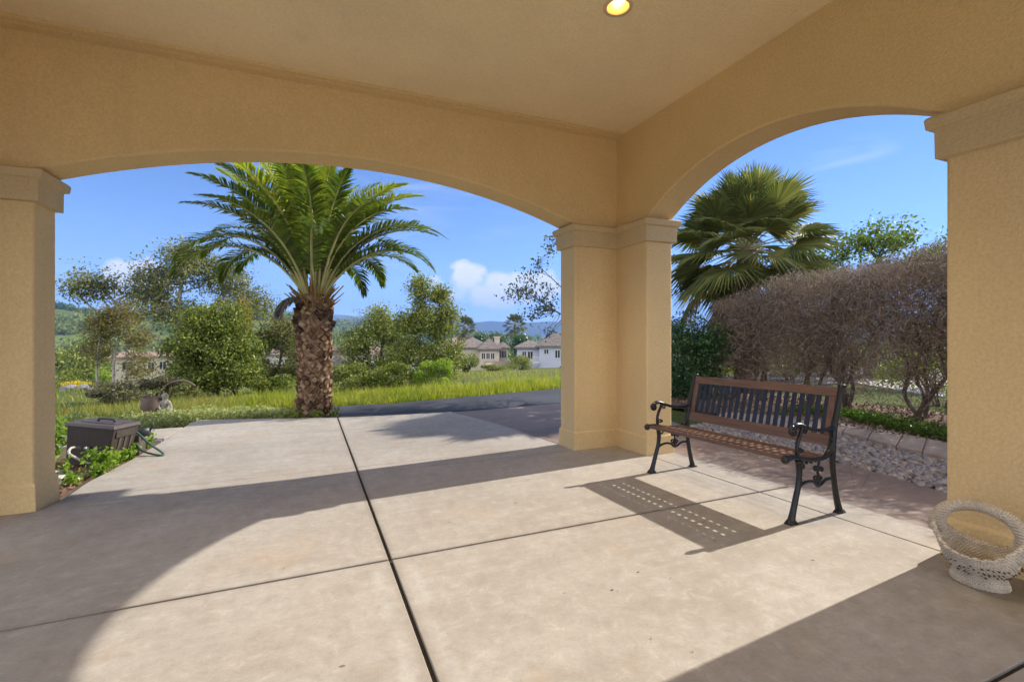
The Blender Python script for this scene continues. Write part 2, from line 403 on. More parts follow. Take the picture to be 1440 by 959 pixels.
def woodmat(name, c, axis, rough=.45):
    m = NT(name); sc3 = [60, 60, 60]; sc3[axis] = 3
    v = m.mapping(tuple(sc3)); n1 = m.noise(1, 6, .6, v, .8); n2 = m.noise(3, 4)
    col = m.ramp(n1, [(.3, tuple(q * .55 for q in c)), (.55, c), (.8, tuple(min(1, q * 1.35) for q in c))])
    col = m.mix(m.math('MULTIPLY', m.math('SUBTRACT', n2, .45, True), 1.3, True), col, tuple(q * .7 for q in c))
    m.bsdf(col, rough, m.bump(n1, .2, .002), spec=.5); return m.m
M_teak = woodmat('varnished hardwood', (.165, .09, .05), 1)
M_slat = woodmat('navy black slat paint', (.018, .018, .03), 2, .4)

# ------------------------------------------------------------------ terrain and hills
def make_terrain():
    rs = np.concatenate([np.linspace(0, 20, 41)[1:], np.geomspace(20.8, 4600, 90)]); nA = 240
    an = np.linspace(0, 2 * np.pi, nA, endpoint=False)
    RR, AA = np.meshgrid(rs, an, indexing='ij'); X = RR * np.sin(AA); Y = RR * np.cos(AA)
    Z = th(X, Y)
    rng = np.random.default_rng(3)
    Z += np.where(RR > 16, 1, 0) * (rng.random(Z.shape) - .5) * np.clip(RR / 300, 0, .35)
    V = np.stack([X.ravel(), Y.ravel(), Z.ravel()], 1); V = np.vstack([V, [[0, 0, float(th(0, 0))]]]); c = len(V) - 1
    F = []
    i = np.arange(len(rs) - 1)[:, None]; j = np.arange(nA)[None, :]; j2 = (j + 1) % nA
    Q = np.stack([(i * nA + j).ravel(), (i * nA + j2).ravel(), ((i + 1) * nA + j2).ravel(), ((i + 1) * nA + j).ravel()], 1)
    T = [[c, b, a] for a, b in zip(range(nA), [(k + 1) % nA for k in range(nA)])]
    me_f = Q[:, ::-1].tolist() + T
    return tag(mesh_obj('ground', V, me_f, M_ground, smooth=True), kind='structure')
make_terrain()

def hill_mat(name, base, dark, scale, thr, gain=3.0):
    m = NT(name); n1 = m.noise(scale, 7, .62); n2 = m.noise(scale * 6, 5, .7); n3 = m.noise(scale * .35, 4)
    c = m.mix(m.math('MULTIPLY', m.math('SUBTRACT', n2, .45, True), 2, True), base, tuple(v * .75 for v in base))
    c = m.mix(m.math('MULTIPLY', m.math('SUBTRACT', n3, .5, True), 2.5, True), c, (.17, .145, .065))
    c = m.mix(m.math('MULTIPLY', m.math('SUBTRACT', n1, thr, True), gain, True), c, dark)
    m.bsdf(c, 1.0, m.bump(n2, .6, 2.0 / scale * .02), spec=.05); return m.m
def ridge(name, prof, depth, front, back, zfoot, mat, rough, seed, px0=-900, px1=2600):
    """hill range: prof = skyline (photo column, row) at the given depth"""
    rng = random.Random(seed); N = 220; M = 14
    xs = [p[0] for p in prof]; ys = [p[1] for p in prof]
    rings = []
    V = []
    for i in range(N + 1):
        px = px0 + (px1 - px0) * i / N
        py = float(np.interp(px, xs, ys)); crest = at(px, py, depth)
        ux, uy = crest[0] / depth, crest[1] / depth
        ztop = crest[2]
        for j in range(M + 1):
            t = j / M
            if t <= .7: d = depth + (front - depth) * (1 - t / .7); k = (t / .7); z = zfoot + (ztop - zfoot) * (k * k * (3 - 2 * k))
            else: d = depth + (back - depth) * (t - .7) / .3; k = 1 - (t - .7) / .3; z = zfoot + (ztop - zfoot) * k
            nn = mnoise.fractal(Vector((ux * d / depth * 9 + seed, uy * d / depth * 9, d / depth * 3)), 1.0, 2.0, 5)
            z += nn * rough * min(1, k + .15)
            V.append((ux * d, uy * d, z))
    F = []
    for i in range(N):
        for j in range(M):
            a = i * (M + 1) + j; F.append([a, a + M + 1, a + M + 2, a + 1])
    return tag(mesh_obj(name, V, F, mat, smooth=True), kind='structure')
M_hill = hill_mat('green hillside', (.13, .165, .035), (.022, .035, .012), .012, .5)
M_wood = hill_mat('wooded hillside', (.05, .075, .022), (.016, .028, .012), .01, .42)
M_mount = hill_mat('far mountain', (.07, .08, .04), (.03, .04, .022), .0012, .45)
ridge('hills', [(-900, 418), (-200, 425), (40, 434), (90, 437), (130, 444), (200, 450), (270, 446), (340, 449), (380, 450), (420, 458), (480, 476), (560, 500), (700, 510), (2600, 520)], 420, 230, 600, -13, M_hill, 3.2, 11)
ridge('wooded_hills', [(-900, 440), (300, 440), (360, 444), (410, 447), (440, 452), (480, 457), (530, 460), (600, 466), (660, 475), (760, 480), (2600, 470)], 950, 600, 1250, -14, M_wood, 6, 23)
ridge('mountains', [(-900, 440), (200, 446), (360, 447), (410, 441), (440, 442), (480, 443), (520, 446), (560, 450), (600, 455), (640, 456), (665, 452), (690, 450), (715, 452), (740, 453), (770, 452), (800, 455), (1000, 450), (1400, 440), (2600, 440)], 3600, 2600, 4300, -16, M_mount, 16, 37)

# ------------------------------------------------------------------ patio, walk, road
def slab(name, panels, mat, top, thick, gap, bevel=.004):
    b = MB()
    for poly in panels:
        cx = sum(p[0] for p in poly) / len(poly); cy = sum(p[1] for p in poly) / len(poly)
        b.prism(poly, lambda x, y: gz(x, y) + top - thick, lambda x, y: gz(x, y) + top)
    return b.build(name, mat, bevel=bevel, seg=2, ang=60)
g, h = .0095, .004
XL, XJ, XK, XE = -3.4, .41, 3.267, 3.602
Y1, Y2, Y3, Y4, Y5 = .89, 2.726, 4.642, 4.93, 7.16
def rect(x0, x1, y0, y1): return [(x0, y0), (x1, y0), (x1, y1), (x0, y1)]
pan = []
for (y0, y1, ga, gb) in ((-4.2, Y1, 0, g), (Y1, Y2, g, g), (Y2, Y3, g, g)):
    for (x0, x1, gl, gr) in ((XL, XJ, 0, g), (XJ, XK, g, .005), (XK, XE, .005, 0)):
        pan.append(rect(x0 + gl, x1 - gr, y0 + ga, y1 - gb))
pan.append([(-1.86, Y3+g), (XJ-g, Y3+g), (XJ-g, Y4-h), (-1.82, Y4-h)])
pan.append([(XJ+g, Y3+g), (XE, Y3+g), (XE, Y4+.04), (2.70, Y4+.04), (2.70, Y4-h), (XJ+g, Y4-h)])
pan.append([(-1.82, Y4+h), (XJ-g, Y4+h), (XJ-g, Y5-h), (-1.735, Y5+.2), (-1.77, 6.3), (-1.84, 5.4)])
pan.append([(XJ+g, Y4+h), (2.69, Y4+h), (2.62, 6.0), (2.56, 6.63), (2.46, Y5-h), (XJ+g, Y5-h)])
pan.append([(-1.735, Y5+.205), (XJ-g, Y5+h), (XJ-g, 8.43), (-.6, 8.84), (-1.66, 9.22), (-1.75, 8.95)])
pan.append([(XJ+g, Y5+h), (2.46, Y5+h), (2.28, 8.08), (2.27, 8.16), (1.3, 8.25), (XJ+g, 8.42)])
pan.append([(-1.78, 7.45), (-1.76, 8.5), (-2.4, 8.55), (-4.5, 8.6), (-4.5, 7.6)])      # side path
tag(slab('concrete_patio', pan, M_conc, 0, .12, g), kind='structure')
b = MB(); b.prism([(-3.3, -4), (3.59, -4), (3.59, 4.95), (2.5, 8.0), (-1.6, 8.9), (-1.8, 4.7), (-3.3, 4.7)], lambda x, y: gz(x, y) - .055, lambda x, y: gz(x, y) - .014)
tag(b.build('joint_filler', M_dark), kind='structure')
walk = [[(XE+.006, -3), (4.5, -3), (4.55, 2.1), (4.68, 2.6), (4.73, 3.0), (4.72, 4.6), (4.9, 5.3), (5.25, 7), (5.6, 8.42), (4.5, 8.33), (2.285, 8.14), (2.295, 8.08), (2.475, Y5), (2.575, 6.63), (2.64, 6), (2.71, Y4+.05), (XE+.006, Y4+.05)]]
tag(slab('stamped_walkway', walk, M_stamp, -.004, .1, 0), kind='structure')
b = MB(); rd_n = [(-5.2, 9.75), (-1.72, 9.32), (.4, 8.52), (1.3, 8.36), (4.5, 8.40), (12, 8.6), (40, 9.4)]; rd_f = [(40, 16), (12, 12.3), (6.04, 11.2), (1.66, 10.1), (-1.19, 10.2), (-5.2, 10.1)]
b.prism(rd_n + rd_f, lambda x, y: float(gz(x, y)) - .2, lambda x, y: float(gz(x, y)) - .022)
tag(b.build('road', M_asph), kind='structure')
GN = [(4.55, -3), (4.56, 2.1), (4.69, 2.6), (4.74, 3.0), (4.73, 4.6), (4.9, 5.25)]
GF = [(5.2, 5.3), (5.85, 4.7), (6.12, 3.9), (5.83, 3.15), (5.68, 2.6), (5.5, 1.4), (5.45, -3)]
b = MB(); b.prism(GN + GF, lambda x, y: gz(x, y) - .12, lambda x, y: gz(x, y) - .035)
tag(b.build('gravel_bed', M_soil), kind='structure')
# stone border: a run of laid slabs, one kerb
BF = [(6.1, 5.75), (6.95, 4.75), (6.88, 4.3), (6.62, 3.5), (6.47, 2.95), (6.25, 1.4), (6.2, -3)]
b = MB()
for i in range(6):
    q0, q1 = GF[i], GF[i+1]; r0, r1 = BF[i], BF[i+1]
    for k in range(2 if i < 5 else 4):
        n_ = 2 if i < 5 else 4
        f0, f1 = k / n_ + .006, (k + 1) / n_ - .006
        L = lambda a, c, f: (a[0] + (c[0]-a[0]) * f, a[1] + (c[1]-a[1]) * f)
        poly = [L(q0, q1, f0), L(q0, q1, f1), L(r0, r1, f1), L(r0, r1, f0)][::-1]
        b.prism(poly, lambda x, y: gz(x, y) - .1, lambda x, y: gz(x, y) + .045)
tag(b.build('stone_border', M_border, bevel=.012), kind='structure')
# mulch bed rising to the hedge
def mulch_z(x, y): return gz(x, y) + float(np.interp(x, [5.9, 6.5, 7.6, 8.6, 9.5], [.0, .03, .10, .10, -.02]))
V = []; F = []; nx, ny = 22, 60
for i in range(nx + 1):
    for j in range(ny + 1):
        y = -3 + 13 * j / ny; x0 = float(np.interp(y, [-3, 1.4, 2.95, 3.5, 4.3, 4.75, 5.75, 10], [6.15, 6.2, 6.42, 6.57, 6.83, 6.85, 6.05, 6.0])); x = x0 + (9.5 - x0) * i / nx
        V.append((x, y, mulch_z(x, y) + mnoise.noise(Vector((x * 5, y * 5, 0))) * .015))
for i in range(nx):
    for j in range(ny):
        a = i * (ny + 1) + j; F.append([a, a + ny + 1, a + ny + 2, a + 1])
tag(mesh_obj('mulch_bed', V, F, M_soil, smooth=True), kind='structure')
b = MB(); b.prism([(-9, -16), (9, -16), (9, -4.3), (3.3, -4.3), (3.3, -4.21), (-3.41, -4.21), (-3.41, 4.9), (-9, 4.9)], lambda x, y: gz(x, y) - .2, lambda x, y: gz(x, y) - .006)  # unseen pale driveway, added to bounce sunlight up into the porch
tag(b.build('driveway', plain('pale bounce concrete', (.66, .61, .53), .9, .08, .8, .2, 40)), kind='structure')
# neighbour's pale driveway beyond the hedge
M_drive = plain('pale driveway paving', (.5, .46, .40), .9, .12, 1.5, .3, 30)
b = MB(); b.prism([(12, -6), (24, -6), (24, 9.5), (14, 8.6), (12.2, 6)], lambda x, y: gz(x, y) - .1, lambda x, y: gz(x, y) - .02)
tag(b.build('neighbouring_driveway', M_drive), kind='structure')
# planting soil left of the patio
b = MB(); b.prism([(-1.86, 4.97), (-1.84, 5.4), (-1.79, 6.3), (-1.76, 7.42), (-4.4, 7.55), (-4.6, 4.97)], lambda x, y: gz(x, y) - .2, lambda x, y: gz(x, y) - .03)
tag(b.build('planting_bed', M_soil), kind='structure')

# ------------------------------------------------------------------ porch
H = 3.455
porch = empty('porch', (0, 0, 0), 'tan stucco porch with wide arches, square piers and a flat ceiling', 'porch')
AZ = 2.42
def arch_pts(a0, a1, spring, rise, n=40):
    c = (a0 + a1) / 2; hw = (a1 - a0) / 2; Rr = (hw * hw + rise * rise) / (2 * rise); zc = spring + rise - Rr; am = math.asin(hw / Rr)
    return [(c + Rr * math.sin(t), zc + Rr * math.cos(t)) for t in [am - 2 * am * k / n for k in range(n + 1)]]
def arch_wall(name, lo, hi, openings, top, t0, t1, axis, zb=-.3):
    """openings list of (a0,a1) from low to high; extruded from t0 to t1 across"""
    out = [(hi, zb)]
    out.append((hi, top)); out.append((lo, top)); out.append((lo, zb))
    for a0, a1 in openings:
        out.append((a0, zb)); out += arch_pts(a0, a1, AZ, .405)[::-1]; out.append((a1, zb))
    n = len(out)
    def P(u, z, t): return (u, t, z) if axis == 'x' else (t, u, z)
    V = [P(u, z, t0) for u, z in out] + [P(u, z, t1) for u, z in out]
    F = [list(range(n)), list(range(n, 2*n))[::-1]] + [[(i+1) % n, i, n+i, n+(i+1) % n] for i in range(n)]
    bb = MB(); bb.add(V, F)
    o = bb.build(name, M_stucco, porch)
    bm = bmesh.new(); bm.from_mesh(o.data); bmesh.ops.recalc_face_normals(bm, faces=bm.faces); bm.to_mesh(o.data); bm.free()
    bv = o.modifiers.new('bevel', 'BEVEL'); bv.width = .018; bv.segments = 3; bv.limit_method = 'ANGLE'; bv.angle_limit = R(40)
    return o
arch_wall('arch_wall', -2.75, 3.34, [(-1.885, 2.705)], 3.75, 4.628, 4.96, 'x')
arch_wall('arch_wall', -2.6, 4.956, [(-1.86, .73), (1.517, 4.085)], 3.75, 3.26, 3.592, 'y')  # nearer opening is unseen, added to let sunlight in for bounce
arch_wall('arch_wall', -2.6, 4.956, [(-1.86, 4.085)], 3.75, -2.78, -2.448, 'y')  # unseen left side, opened wide to brighten the porch
b = MB(); b.box((-2.5, -2.597, 3.3), (3.3, -2.35, 3.74)); b.build('header_beam', M_stucco, porch)  # unseen rear left open under this beam to brighten the shade inside
b = MB(); b.box((-2.6, -2.5, H), (3.4, 4.75, H + .2)); b.build('ceiling', M_ceil, porch)
b = MB(); b.box((-2.449, 4.475, H - .022), (3.261, 4.640, H + .01)); b.box((-2.449, 4.53, H - .034), (3.261, 4.640, H - .02)); b.build('ceiling_moulding', M_stucco, porch, bevel=.006)
def offset(poly, d):
    n = len(poly); out = []
    for i in range(n):
        p0, p1, p2 = (np.array(poly[k % n], float) for k in (i - 1, i, i + 1))
        e1 = (p1 - p0) / np.linalg.norm(p1 - p0); e2 = (p2 - p1) / np.linalg.norm(p2 - p1)
        n1 = np.array([e1[1], -e1[0]]); n2 = np.array([e2[1], -e2[0]])
        k = (n1 + n2) / (1 + n1 @ n2); out.append(tuple(p1 + d * k))
    return out
def capital(poly, name='capital'):
    rings = [[(x, y, z) for x, y in offset(poly, o_)] for z, o_ in ((2.172, .004), (2.178, .036), (2.335, .038), (2.345, .066), (2.398, .072), (2.412, .062), (2.422, .01))]
    bb = MB(); bb.loft(rings); return bb.build(name, M_trim, porch, bevel=.005)
def plinth(poly):
    bb = MB()
    def zt(x, y): return gz(x, y) + .205
    rings = [[(x, y, z(x, y)) for x, y in offset(poly, o_)] for z, o_ in ((lambda x, y: -.28, .018), (lambda x, y: gz(x, y) + .03, .018), (lambda x, y: gz(x, y) + .185, .012), (lambda x, y: gz(x, y) + .205, .002))]
    bb.loft(rings); return bb.build('plinth', M_stucco, porch, bevel=.006)
Lc = [(2.705, 4.628), (3.26, 4.628), (3.26, 4.085), (3.592, 4.085), (3.592, 4.96), (2.705, 4.96)]
Ll = [(-2.448, 4.628), (-1.885, 4.628), (-1.885, 4.96), (-2.78, 4.96), (-2.78, 4.085), (-2.448, 4.085)]
Pr = [(3.26, .73), (3.592, .73), (3.592, 1.517), (3.26, 1.517)]
Pl = [(-2.78, .73), (-2.448, .73), (-2.448, 1.517), (-2.78, 1.517)]
for q in (Lc, Ll, Pr): capital(q); plinth(q)
# outer cornice under the eaves
b = MB(); b.prism([(-2.95, -2.6), (-2.8, -2.6), (-2.8, 4.98), (3.61, 4.98), (3.61, -2.6), (3.80, -2.6), (3.80, 5.17), (-2.95, 5.17)], 3.15, 3.4)
b.build('cornice', M_trim, porch)
b = MB(); b.loft([[(-3.4, -3.1, 3.56), (4.2, -3.1, 3.56), (4.2, 5.46, 3.56), (-3.4, 5.46, 3.56)], [(-3.4, -3.1, 3.78), (4.2, -3.1, 3.78), (4.2, 5.46, 3.78), (-3.4, 5.46, 3.78)], [(-.3, 0, 5.0), (1.1, 0, 5.0), (1.1, 2.4, 5.0), (-.3, 2.4, 5.0)]])
b.build('roof', plain('brown roof tile', (.2, .15, .12), .9, .3, 4, .5, 20), porch)

# downlight
dl = empty('ceiling_downlight', (1.954, 2.757, H), 'round recessed downlight glowing warm in the tan ceiling', 'ceiling light')
M_white = plain('cream enamel', (.62, .5, .33), .4, .05)
M_gold = plain('golden reflector', (.85, .55, .22), .25, .05, metal=.6)
m = NT('lamp glass'); e = m.n('ShaderNodeEmission'); e.inputs[0].default_value = (1, .86, .55, 1); e.inputs[1].default_value = 6; m.l(e.outputs[0], m.out.inputs[0]); M_bulb = m.m
b = MB(); b.lathe([(.075, -.004), (.098, -.010), (.1, -.004), (.1, .004), (.075, .004)], 40, cap=False); b.build('trim_ring', M_white, dl, True)
b = MB(); b.lathe([(.076, -.006), (.07, .02), (.055, .1), (.03, .12)], 40, cap=False); b.build('reflector', M_gold, dl, True)
b = MB(); b.ball((0, .0, .085), (.042, .042, .04), 20, 12); b.build('bulb', M_bulb, dl, True)
# the ceiling is cut for the can
ceil_o = [o for o in porch.children if o.name.startswith('ceiling') and 'moulding' not in o.name][0]
me = ceil_o.data; me.clear_geometry()
bm = bmesh.new()
nC = 40; c0 = (1.954, 2.757); rr = .078
ring = [bm.verts.new((c0[0] + rr * math.cos(2*math.pi*k/nC), c0[1] + rr * math.sin(2*math.pi*k/nC), H)) for k in range(nC)]
ringu = [bm.verts.new((v.co.x, v.co.y, H + .19)) for v in ring]
sq = []
for k in range(nC):
    a = 2*math.pi*k/nC; ca, sa = math.cos(a), math.sin(a); s_ = 1 / max(abs(ca), abs(sa)); sq.append(bm.verts.new((c0[0] + .3*ca*s_, c0[1] + .3*sa*s_, H)))
for k in range(nC):
    j = (k + 1) % nC; bm.faces.new([ring[k], sq[k], sq[j], ring[j]]); bm.faces.new([ring[k], ring[j], ringu[j], ringu[k]])
bm.faces.new(ringu)
x0, x1, y0, y1 = -2.6, 3.4, -2.5, 4.75
def fq(a, b_, c, d):
    bm.faces.new([bm.verts.new((p[0], p[1], H)) for p in (a, b_, c, d)])
L_, R_, B_, T_ = c0[0]-.3, c0[0]+.3, c0[1]-.3, c0[1]+.3
fq((x0,y0),(x1,y0),(x1,B_),(x0,B_)); fq((x0,T_),(x1,T_),(x1,y1),(x0,y1)); fq((x0,B_),(L_,B_),(L_,T_),(x0,T_)); fq((R_,B_),(x1,B_),(x1,T_),(R_,T_))
bmesh.ops.remove_doubles(bm, verts=bm.verts, dist=1e-4)
bm.to_mesh(me); bm.free()
spot = bpy.data.lights.new('downlight_lamp', 'SPOT'); spot.energy = 30; spot.color = (1, .78, .48); spot.spot_size = R(110); spot.spot_blend = .8; spot.shadow_soft_size = .04
so = bpy.data.objects.new('downlight_lamp', spot); COL.objects.link(so); so.parent = dl; so.location = (0, 0, -.02)

# ------------------------------------------------------------------ bench
bench = empty('garden_bench', (2.865, 2.165, gz(2.865, 2.165) - .002), 'garden bench with wooden seat, dark slatted back and scrolled black iron ends', 'bench', rot=(-.022, 0, .012))
BL = 1.362
def scroll(c, r0, turns, start, n=22, ccw=1):
    return [(c[0] + r0 * (1 - .75 * i / n) * math.cos(start + ccw * turns * 2 * math.pi * i / n), 0, c[1] + r0 * (1 - .75 * i / n) * math.sin(start + ccw * turns * 2 * math.pi * i / n)) for i in range(n + 1)]
def P2(pts): return [(x, 0, z) for x, z in pts]
def end_frame(yoff, name='end_frame'):
    root = mesh_obj(name, [(0,0,0)], [], M_iron, bench); me0 = root.data
    bb = MB()
    def tb(pts, r_, n=26, flat=1.0, sides=8):
        c = catmull(pts, n) if n else [np.array(p, float) for p in pts]
        rl = r_ if not hasattr(r_, '__len__') else list(np.interp(np.linspace(0, 1, len(c)), np.linspace(0, 1, len(r_)), r_))
        bb.tube(c, rl, sides, flat)
    # back post and rear leg in one sweep
    tb(P2([(.513, .012), (.485, .09), (.462, .2), (.446, .33), (.448, .45), (.474, .60), (.507, .70), (.537, .80), (.566, .876)]), [.020, .0175, .016, .016, .020, .018, .017, .016, .015], 34, 1.15)
    bb.hexa([(.485,-.026,0),(.548,-.026,0),(.548,.026,0),(.485,.026,0),(.497,-.016,.028),(.53,-.016,.028),(.53,.016,.028),(.497,.016,.028)])
    bb.box((.552,-.021,.868),(.585,.021,.884))
    bb.build('x', M_iron)
    tmp = bpy.context.scene.collection.objects[-1] if False else None
    return bb
def add_part(name, fn, mat, parent, smooth=True, bevel=0):
    bb = MB(); fn(bb); return bb.build(name, mat, parent, smooth, bevel)
def tbx(bb, pts, r_, n=26, flat=1.0, sides=8):
    c = catmull(pts, n) if n else [np.array(p, float) for p in pts]
    rl = [r_] * len(c) if not hasattr(r_, '__len__') else list(np.interp(np.linspace(0, 1, len(c)), np.linspace(0, 1, len(r_)), r_))
    bb.tube(c, rl, sides, flat)
def f_frame(bb):      # seat bearer + back post
    tbx(bb, P2([(.446, .36), (.448, .45), (.474, .60), (.507, .70), (.537, .80), (.566, .876)]), [.0165, .021, .019, .017, .0165, .016], 30, 1.2)
    bb.box((.552, -.021, .866), (.584, .021, .884))
    tbx(bb, P2([(-.012, .425), (.05, .428), (.12, .415), (.2, .40), (.3, .393), (.37, .402), (.42, .44), (.447, .50)]), [.019, .017, .016, .0155, .0155, .016, .017, .014], 34, 1.2)
    bb.ball((-.022, 0, .421), (.031, .024, .029), 14, 10)
    for k in range(6): bb.ball((.09 + .045 * k, 0, .392 - .0 * k - .012 * math.sin(k / 5 * 3.1)), .012, 8, 6)
def f_leg_front(bb):
    tbx(bb, P2([(.018, .014), (.038, .07), (.068, .16), (.098, .25), (.108, .33), (.1, .405)]), [.023, .0185, .017, .0165, .017, .019], 26, 1.15)
    bb.hexa([(-.018,-.027,0),(.058,-.027,0),(.058,.027,0),(-.018,.027,0),(-.002,-.017,.028),(.042,-.017,.028),(.042,.017,.028),(-.002,.017,.028)])
def f_leg_rear(bb):
    tbx(bb, P2([(.508, .014), (.485, .09), (.462, .2), (.446, .33), (.447, .38)]), [.022, .0185, .0165, .0165, .0165], 24, 1.15)
    bb.hexa([(.472,-.027,0),(.546,-.027,0),(.546,.027,0),(.472,.027,0),(.49,-.017,.028),(.53,-.017,.028),(.53,.017,.028),(.49,.017,.028)])
def f_arm(bb):
    tbx(bb, P2([(.052, .615), (.085, .637), (.13, .634), (.19, .612), (.27, .59), (.36, .582), (.44, .586), (.472, .602)]), [.016, .0155, .0145, .013, .0125, .0125, .014, .015], 34, 1.35)
    bb.tube(scroll((.056, .597), .03, 1.3, 1.4, 20, 1), [.0135] * 15 + [.016] * 6, 8)
    bb.ball((.056, 0, .598), (.021, .02, .021), 12, 8)
    tbx(bb, P2([(.145, .622), (.132, .588), (.108, .545), (.092, .49), (.095, .42)]), [.012, .0125, .012, .012, .014], 22, 1.1)
    bb.tube(scroll((.168, .59), .022, 1.1, 2.6, 16, -1), .0065, 6)
    bb.tube(scroll((.125, .462), .022, 1.0, 3.6, 16, -1), .0075, 6)
    tbx(bb, P2([(.4, .583), (.425, .555), (.44, .52)]), .009, 12)
    bb.ball((.145, 0, .465), .011, 8, 6)
def f_brace(bb):
    tbx(bb, P2([(.105, .232), (.15, .25), (.205, .255), (.25, .243), (.285, .218), (.325, .222), (.36, .243), (.41, .25), (.452, .238)]), [.011, .0105, .0105, .0105, .013, .0105, .0105, .0105, .011], 34)
    bb.tube(scroll((.262, .268), .022, 1.1, -1.5, 16, 1), .0075, 6)
    bb.tube(scroll((.318, .262), .02, 1.0, -1.6, 16, -1), .0075, 6)
    tbx(bb, P2([(.288, .222), (.296, .27), (.29, .31), (.3, .35), (.315, .392)]), [.009, .011, .008, .008, .009], 16)
    bb.tube(scroll((.268, .33), .022, 1.1, -.4, 16, 1), .008, 6)
    bb.tube(scroll((.328, .318), .02, 1.1, 3.4, 16, -1), .008, 6)
    bb.tube(scroll((.138, .36), .026, 1.0, 3.3, 16, -1), .0075, 6)
    bb.ball((.29, 0, .222), .018, 10, 8)
for yo in (0.0, BL):
    fr = add_part('end_frame', f_frame, M_iron, bench); fr.location = (0, yo, 0)
    for nm, fn in (('armrest', f_arm), ('leg', f_leg_front), ('leg', f_leg_rear), ('brace', f_brace)):
        add_part(nm, fn, M_iron, fr)
# seat slats
sx = [(.004, .425), (.086, .427), (.168, .413), (.25, .404), (.332, .404)]
for i, (x, z) in enumerate(sx):
    tl = [.10, -.06, -.12, -.05, .06][i]; w_ = .0265; c_, s_ = math.cos(tl), math.sin(tl)
    bb = MB(); y0, y1 = -.004, BL + .004; t_ = .0095
    q = [(x - w_*c_, z - w_*s_), (x + w_*c_, z + w_*s_)]
    bb.hexa([(q[0][0]+t_*s_, y0, q[0][1]-t_), (q[1][0]+t_*s_, y0, q[1][1]-t_), (q[1][0]+t_*s_, y1, q[1][1]-t_), (q[0][0]+t_*s_, y1, q[0][1]-t_),
             (q[0][0]-t_*s_, y0, q[0][1]+t_), (q[1][0]-t_*s_, y0, q[1][1]+t_), (q[1][0]-t_*s_, y1, q[1][1]+t_), (q[0][0]-t_*s_, y1, q[0][1]+t_)])
    bb.build('seat_slat', M_teak, bench, bevel=.004)
# backrest: a wooden frame with dark uprights, in the tilted plane of the posts
pA = np.array([.452, .458]); pB = np.array([.557, .862])
tdir = (pB - pA) / np.linalg.norm(pB - pA); ndir = np.array([-tdir[1], tdir[0]])
LBk = np.linalg.norm(pB - pA)
def backbox(bb, v0, v1, y0, y1, th_=.012, off=-.004):
    c = []
    for nn in (off - th_, off + th_):
        for (v, y) in ((v0, y0), (v0, y1), (v1, y1), (v1, y0)):
            p = pA + tdir * v + ndir * nn; c.append((p[0], y, p[1]))
    bb.hexa(c)
for (v0, v1) in ((0, .078), (LBk - .066, LBk)):
    bb = MB(); backbox(bb, v0, v1, .018, BL - .018); bb.build('back_rail', M_teak, bench, bevel=.004)
for (y0, y1) in ((.018, .07), (BL - .07, BL - .018)):
    bb = MB(); backbox(bb, .079, LBk - .067, y0, y1, .0115); bb.build('back_stile', woodmat('varnished stile', (.165, .09, .05), 2), bench, bevel=.003)
ns = 20
for i in range(ns):
    yc = .085 + (BL - .17) * i / (ns - 1)
    bb = MB(); backbox(bb, .07, LBk - .058, yc - .0175, yc + .0175, .006); bb.build('back_slat', M_slat, bench, bevel=.003)

# ------------------------------------------------------------------ wicker basket
BC = np.array([3.015, 1.27, gz(3.0, 1.29)])
bk = empty('wicker_basket', BC, 'off white wicker basket with thick hooped handle on the floor by the right pier', 'basket', rot=(0, 0, R(10))); bk.scale = (.92, .92, .93)
def wicker(name, tint=(.74, .64, .50)):
    m = NT(name); n1 = m.noise(14, 5, .6); n2 = m.noise(130, 3, .7)
    c = m.ramp(n1, [(.3, tuple(v * .72 for v in tint)), (.65, tint)])
    c = m.mix(m.math('MULTIPLY', m.math('SUBTRACT', n2, .5, True), 2.4, True), c, tuple(v * .45 for v in tint))
    sp = m.n('ShaderNodeSeparateXYZ'); m.l(m.tc.outputs['Object'], sp.inputs[0])
    an = m.math('ARCTAN2', sp.outputs[1], sp.outputs[0])
    wv = m.math('MULTIPLY', m.math('SINE', m.math('MULTIPLY', an, 42.0)), m.math('SINE', m.math('MULTIPLY', sp.outputs[2], 420.0)))
    c = m.mix(m.math('MULTIPLY', m.math('SUBTRACT', m.math('MULTIPLY', wv, -1.0), .2, True), .9), c, tuple(v * .35 for v in tint))
    m.bsdf(c, .8, m.bump(n2, .5, .004, m.bump(wv, .6, .004)), spec=.25); return m.m
M_wick = wicker('painted wicker')
nr, na = 56, 252
prof_t = [0, .06, .14, .22, .3, .5, .75, 1.0]; pa = [.104, .118, .116, .104, .108, .145, .172, .182]; pb_ = [.092, .104, .102, .09, .094, .125, .15, .16]; pz = [0, .004, .02, .05, .07, .115, .165, .205]
V = []; F = []
for inner in (0, 1):
    for k in range(nr + 1):
        t = k / nr
        for j in range(na):
            a = 2 * math.pi * j / na
            A = np.interp(t, prof_t, pa); Bq = np.interp(t, prof_t, pb_)
            endlift = abs(math.sin(a)) ** 3
            zz = np.interp(t, prof_t, pz); zz = zz * (1 - .17 * t * (1 - endlift)) + .15 * endlift * max(0, t - .45)
            wv = .0062 * math.sin(a * 42) * (1 if (k // 2) % 2 else -1) * (1.0 if k % 2 else .55)
            if t > .93: wv = .008 * math.sin((a * 30)) * .6 + .010
            o_ = -(.014 if inner else 0) + (wv if not inner else wv * .6)
            zadd = .008 * abs(math.sin(a * 13)) if t > .97 else 0
            V.append(((Bq + o_) * math.cos(a), (A + o_) * math.sin(a), zz + zadd + (.012 if inner and k == 0 else 0)))
n1_ = (nr + 1) * na
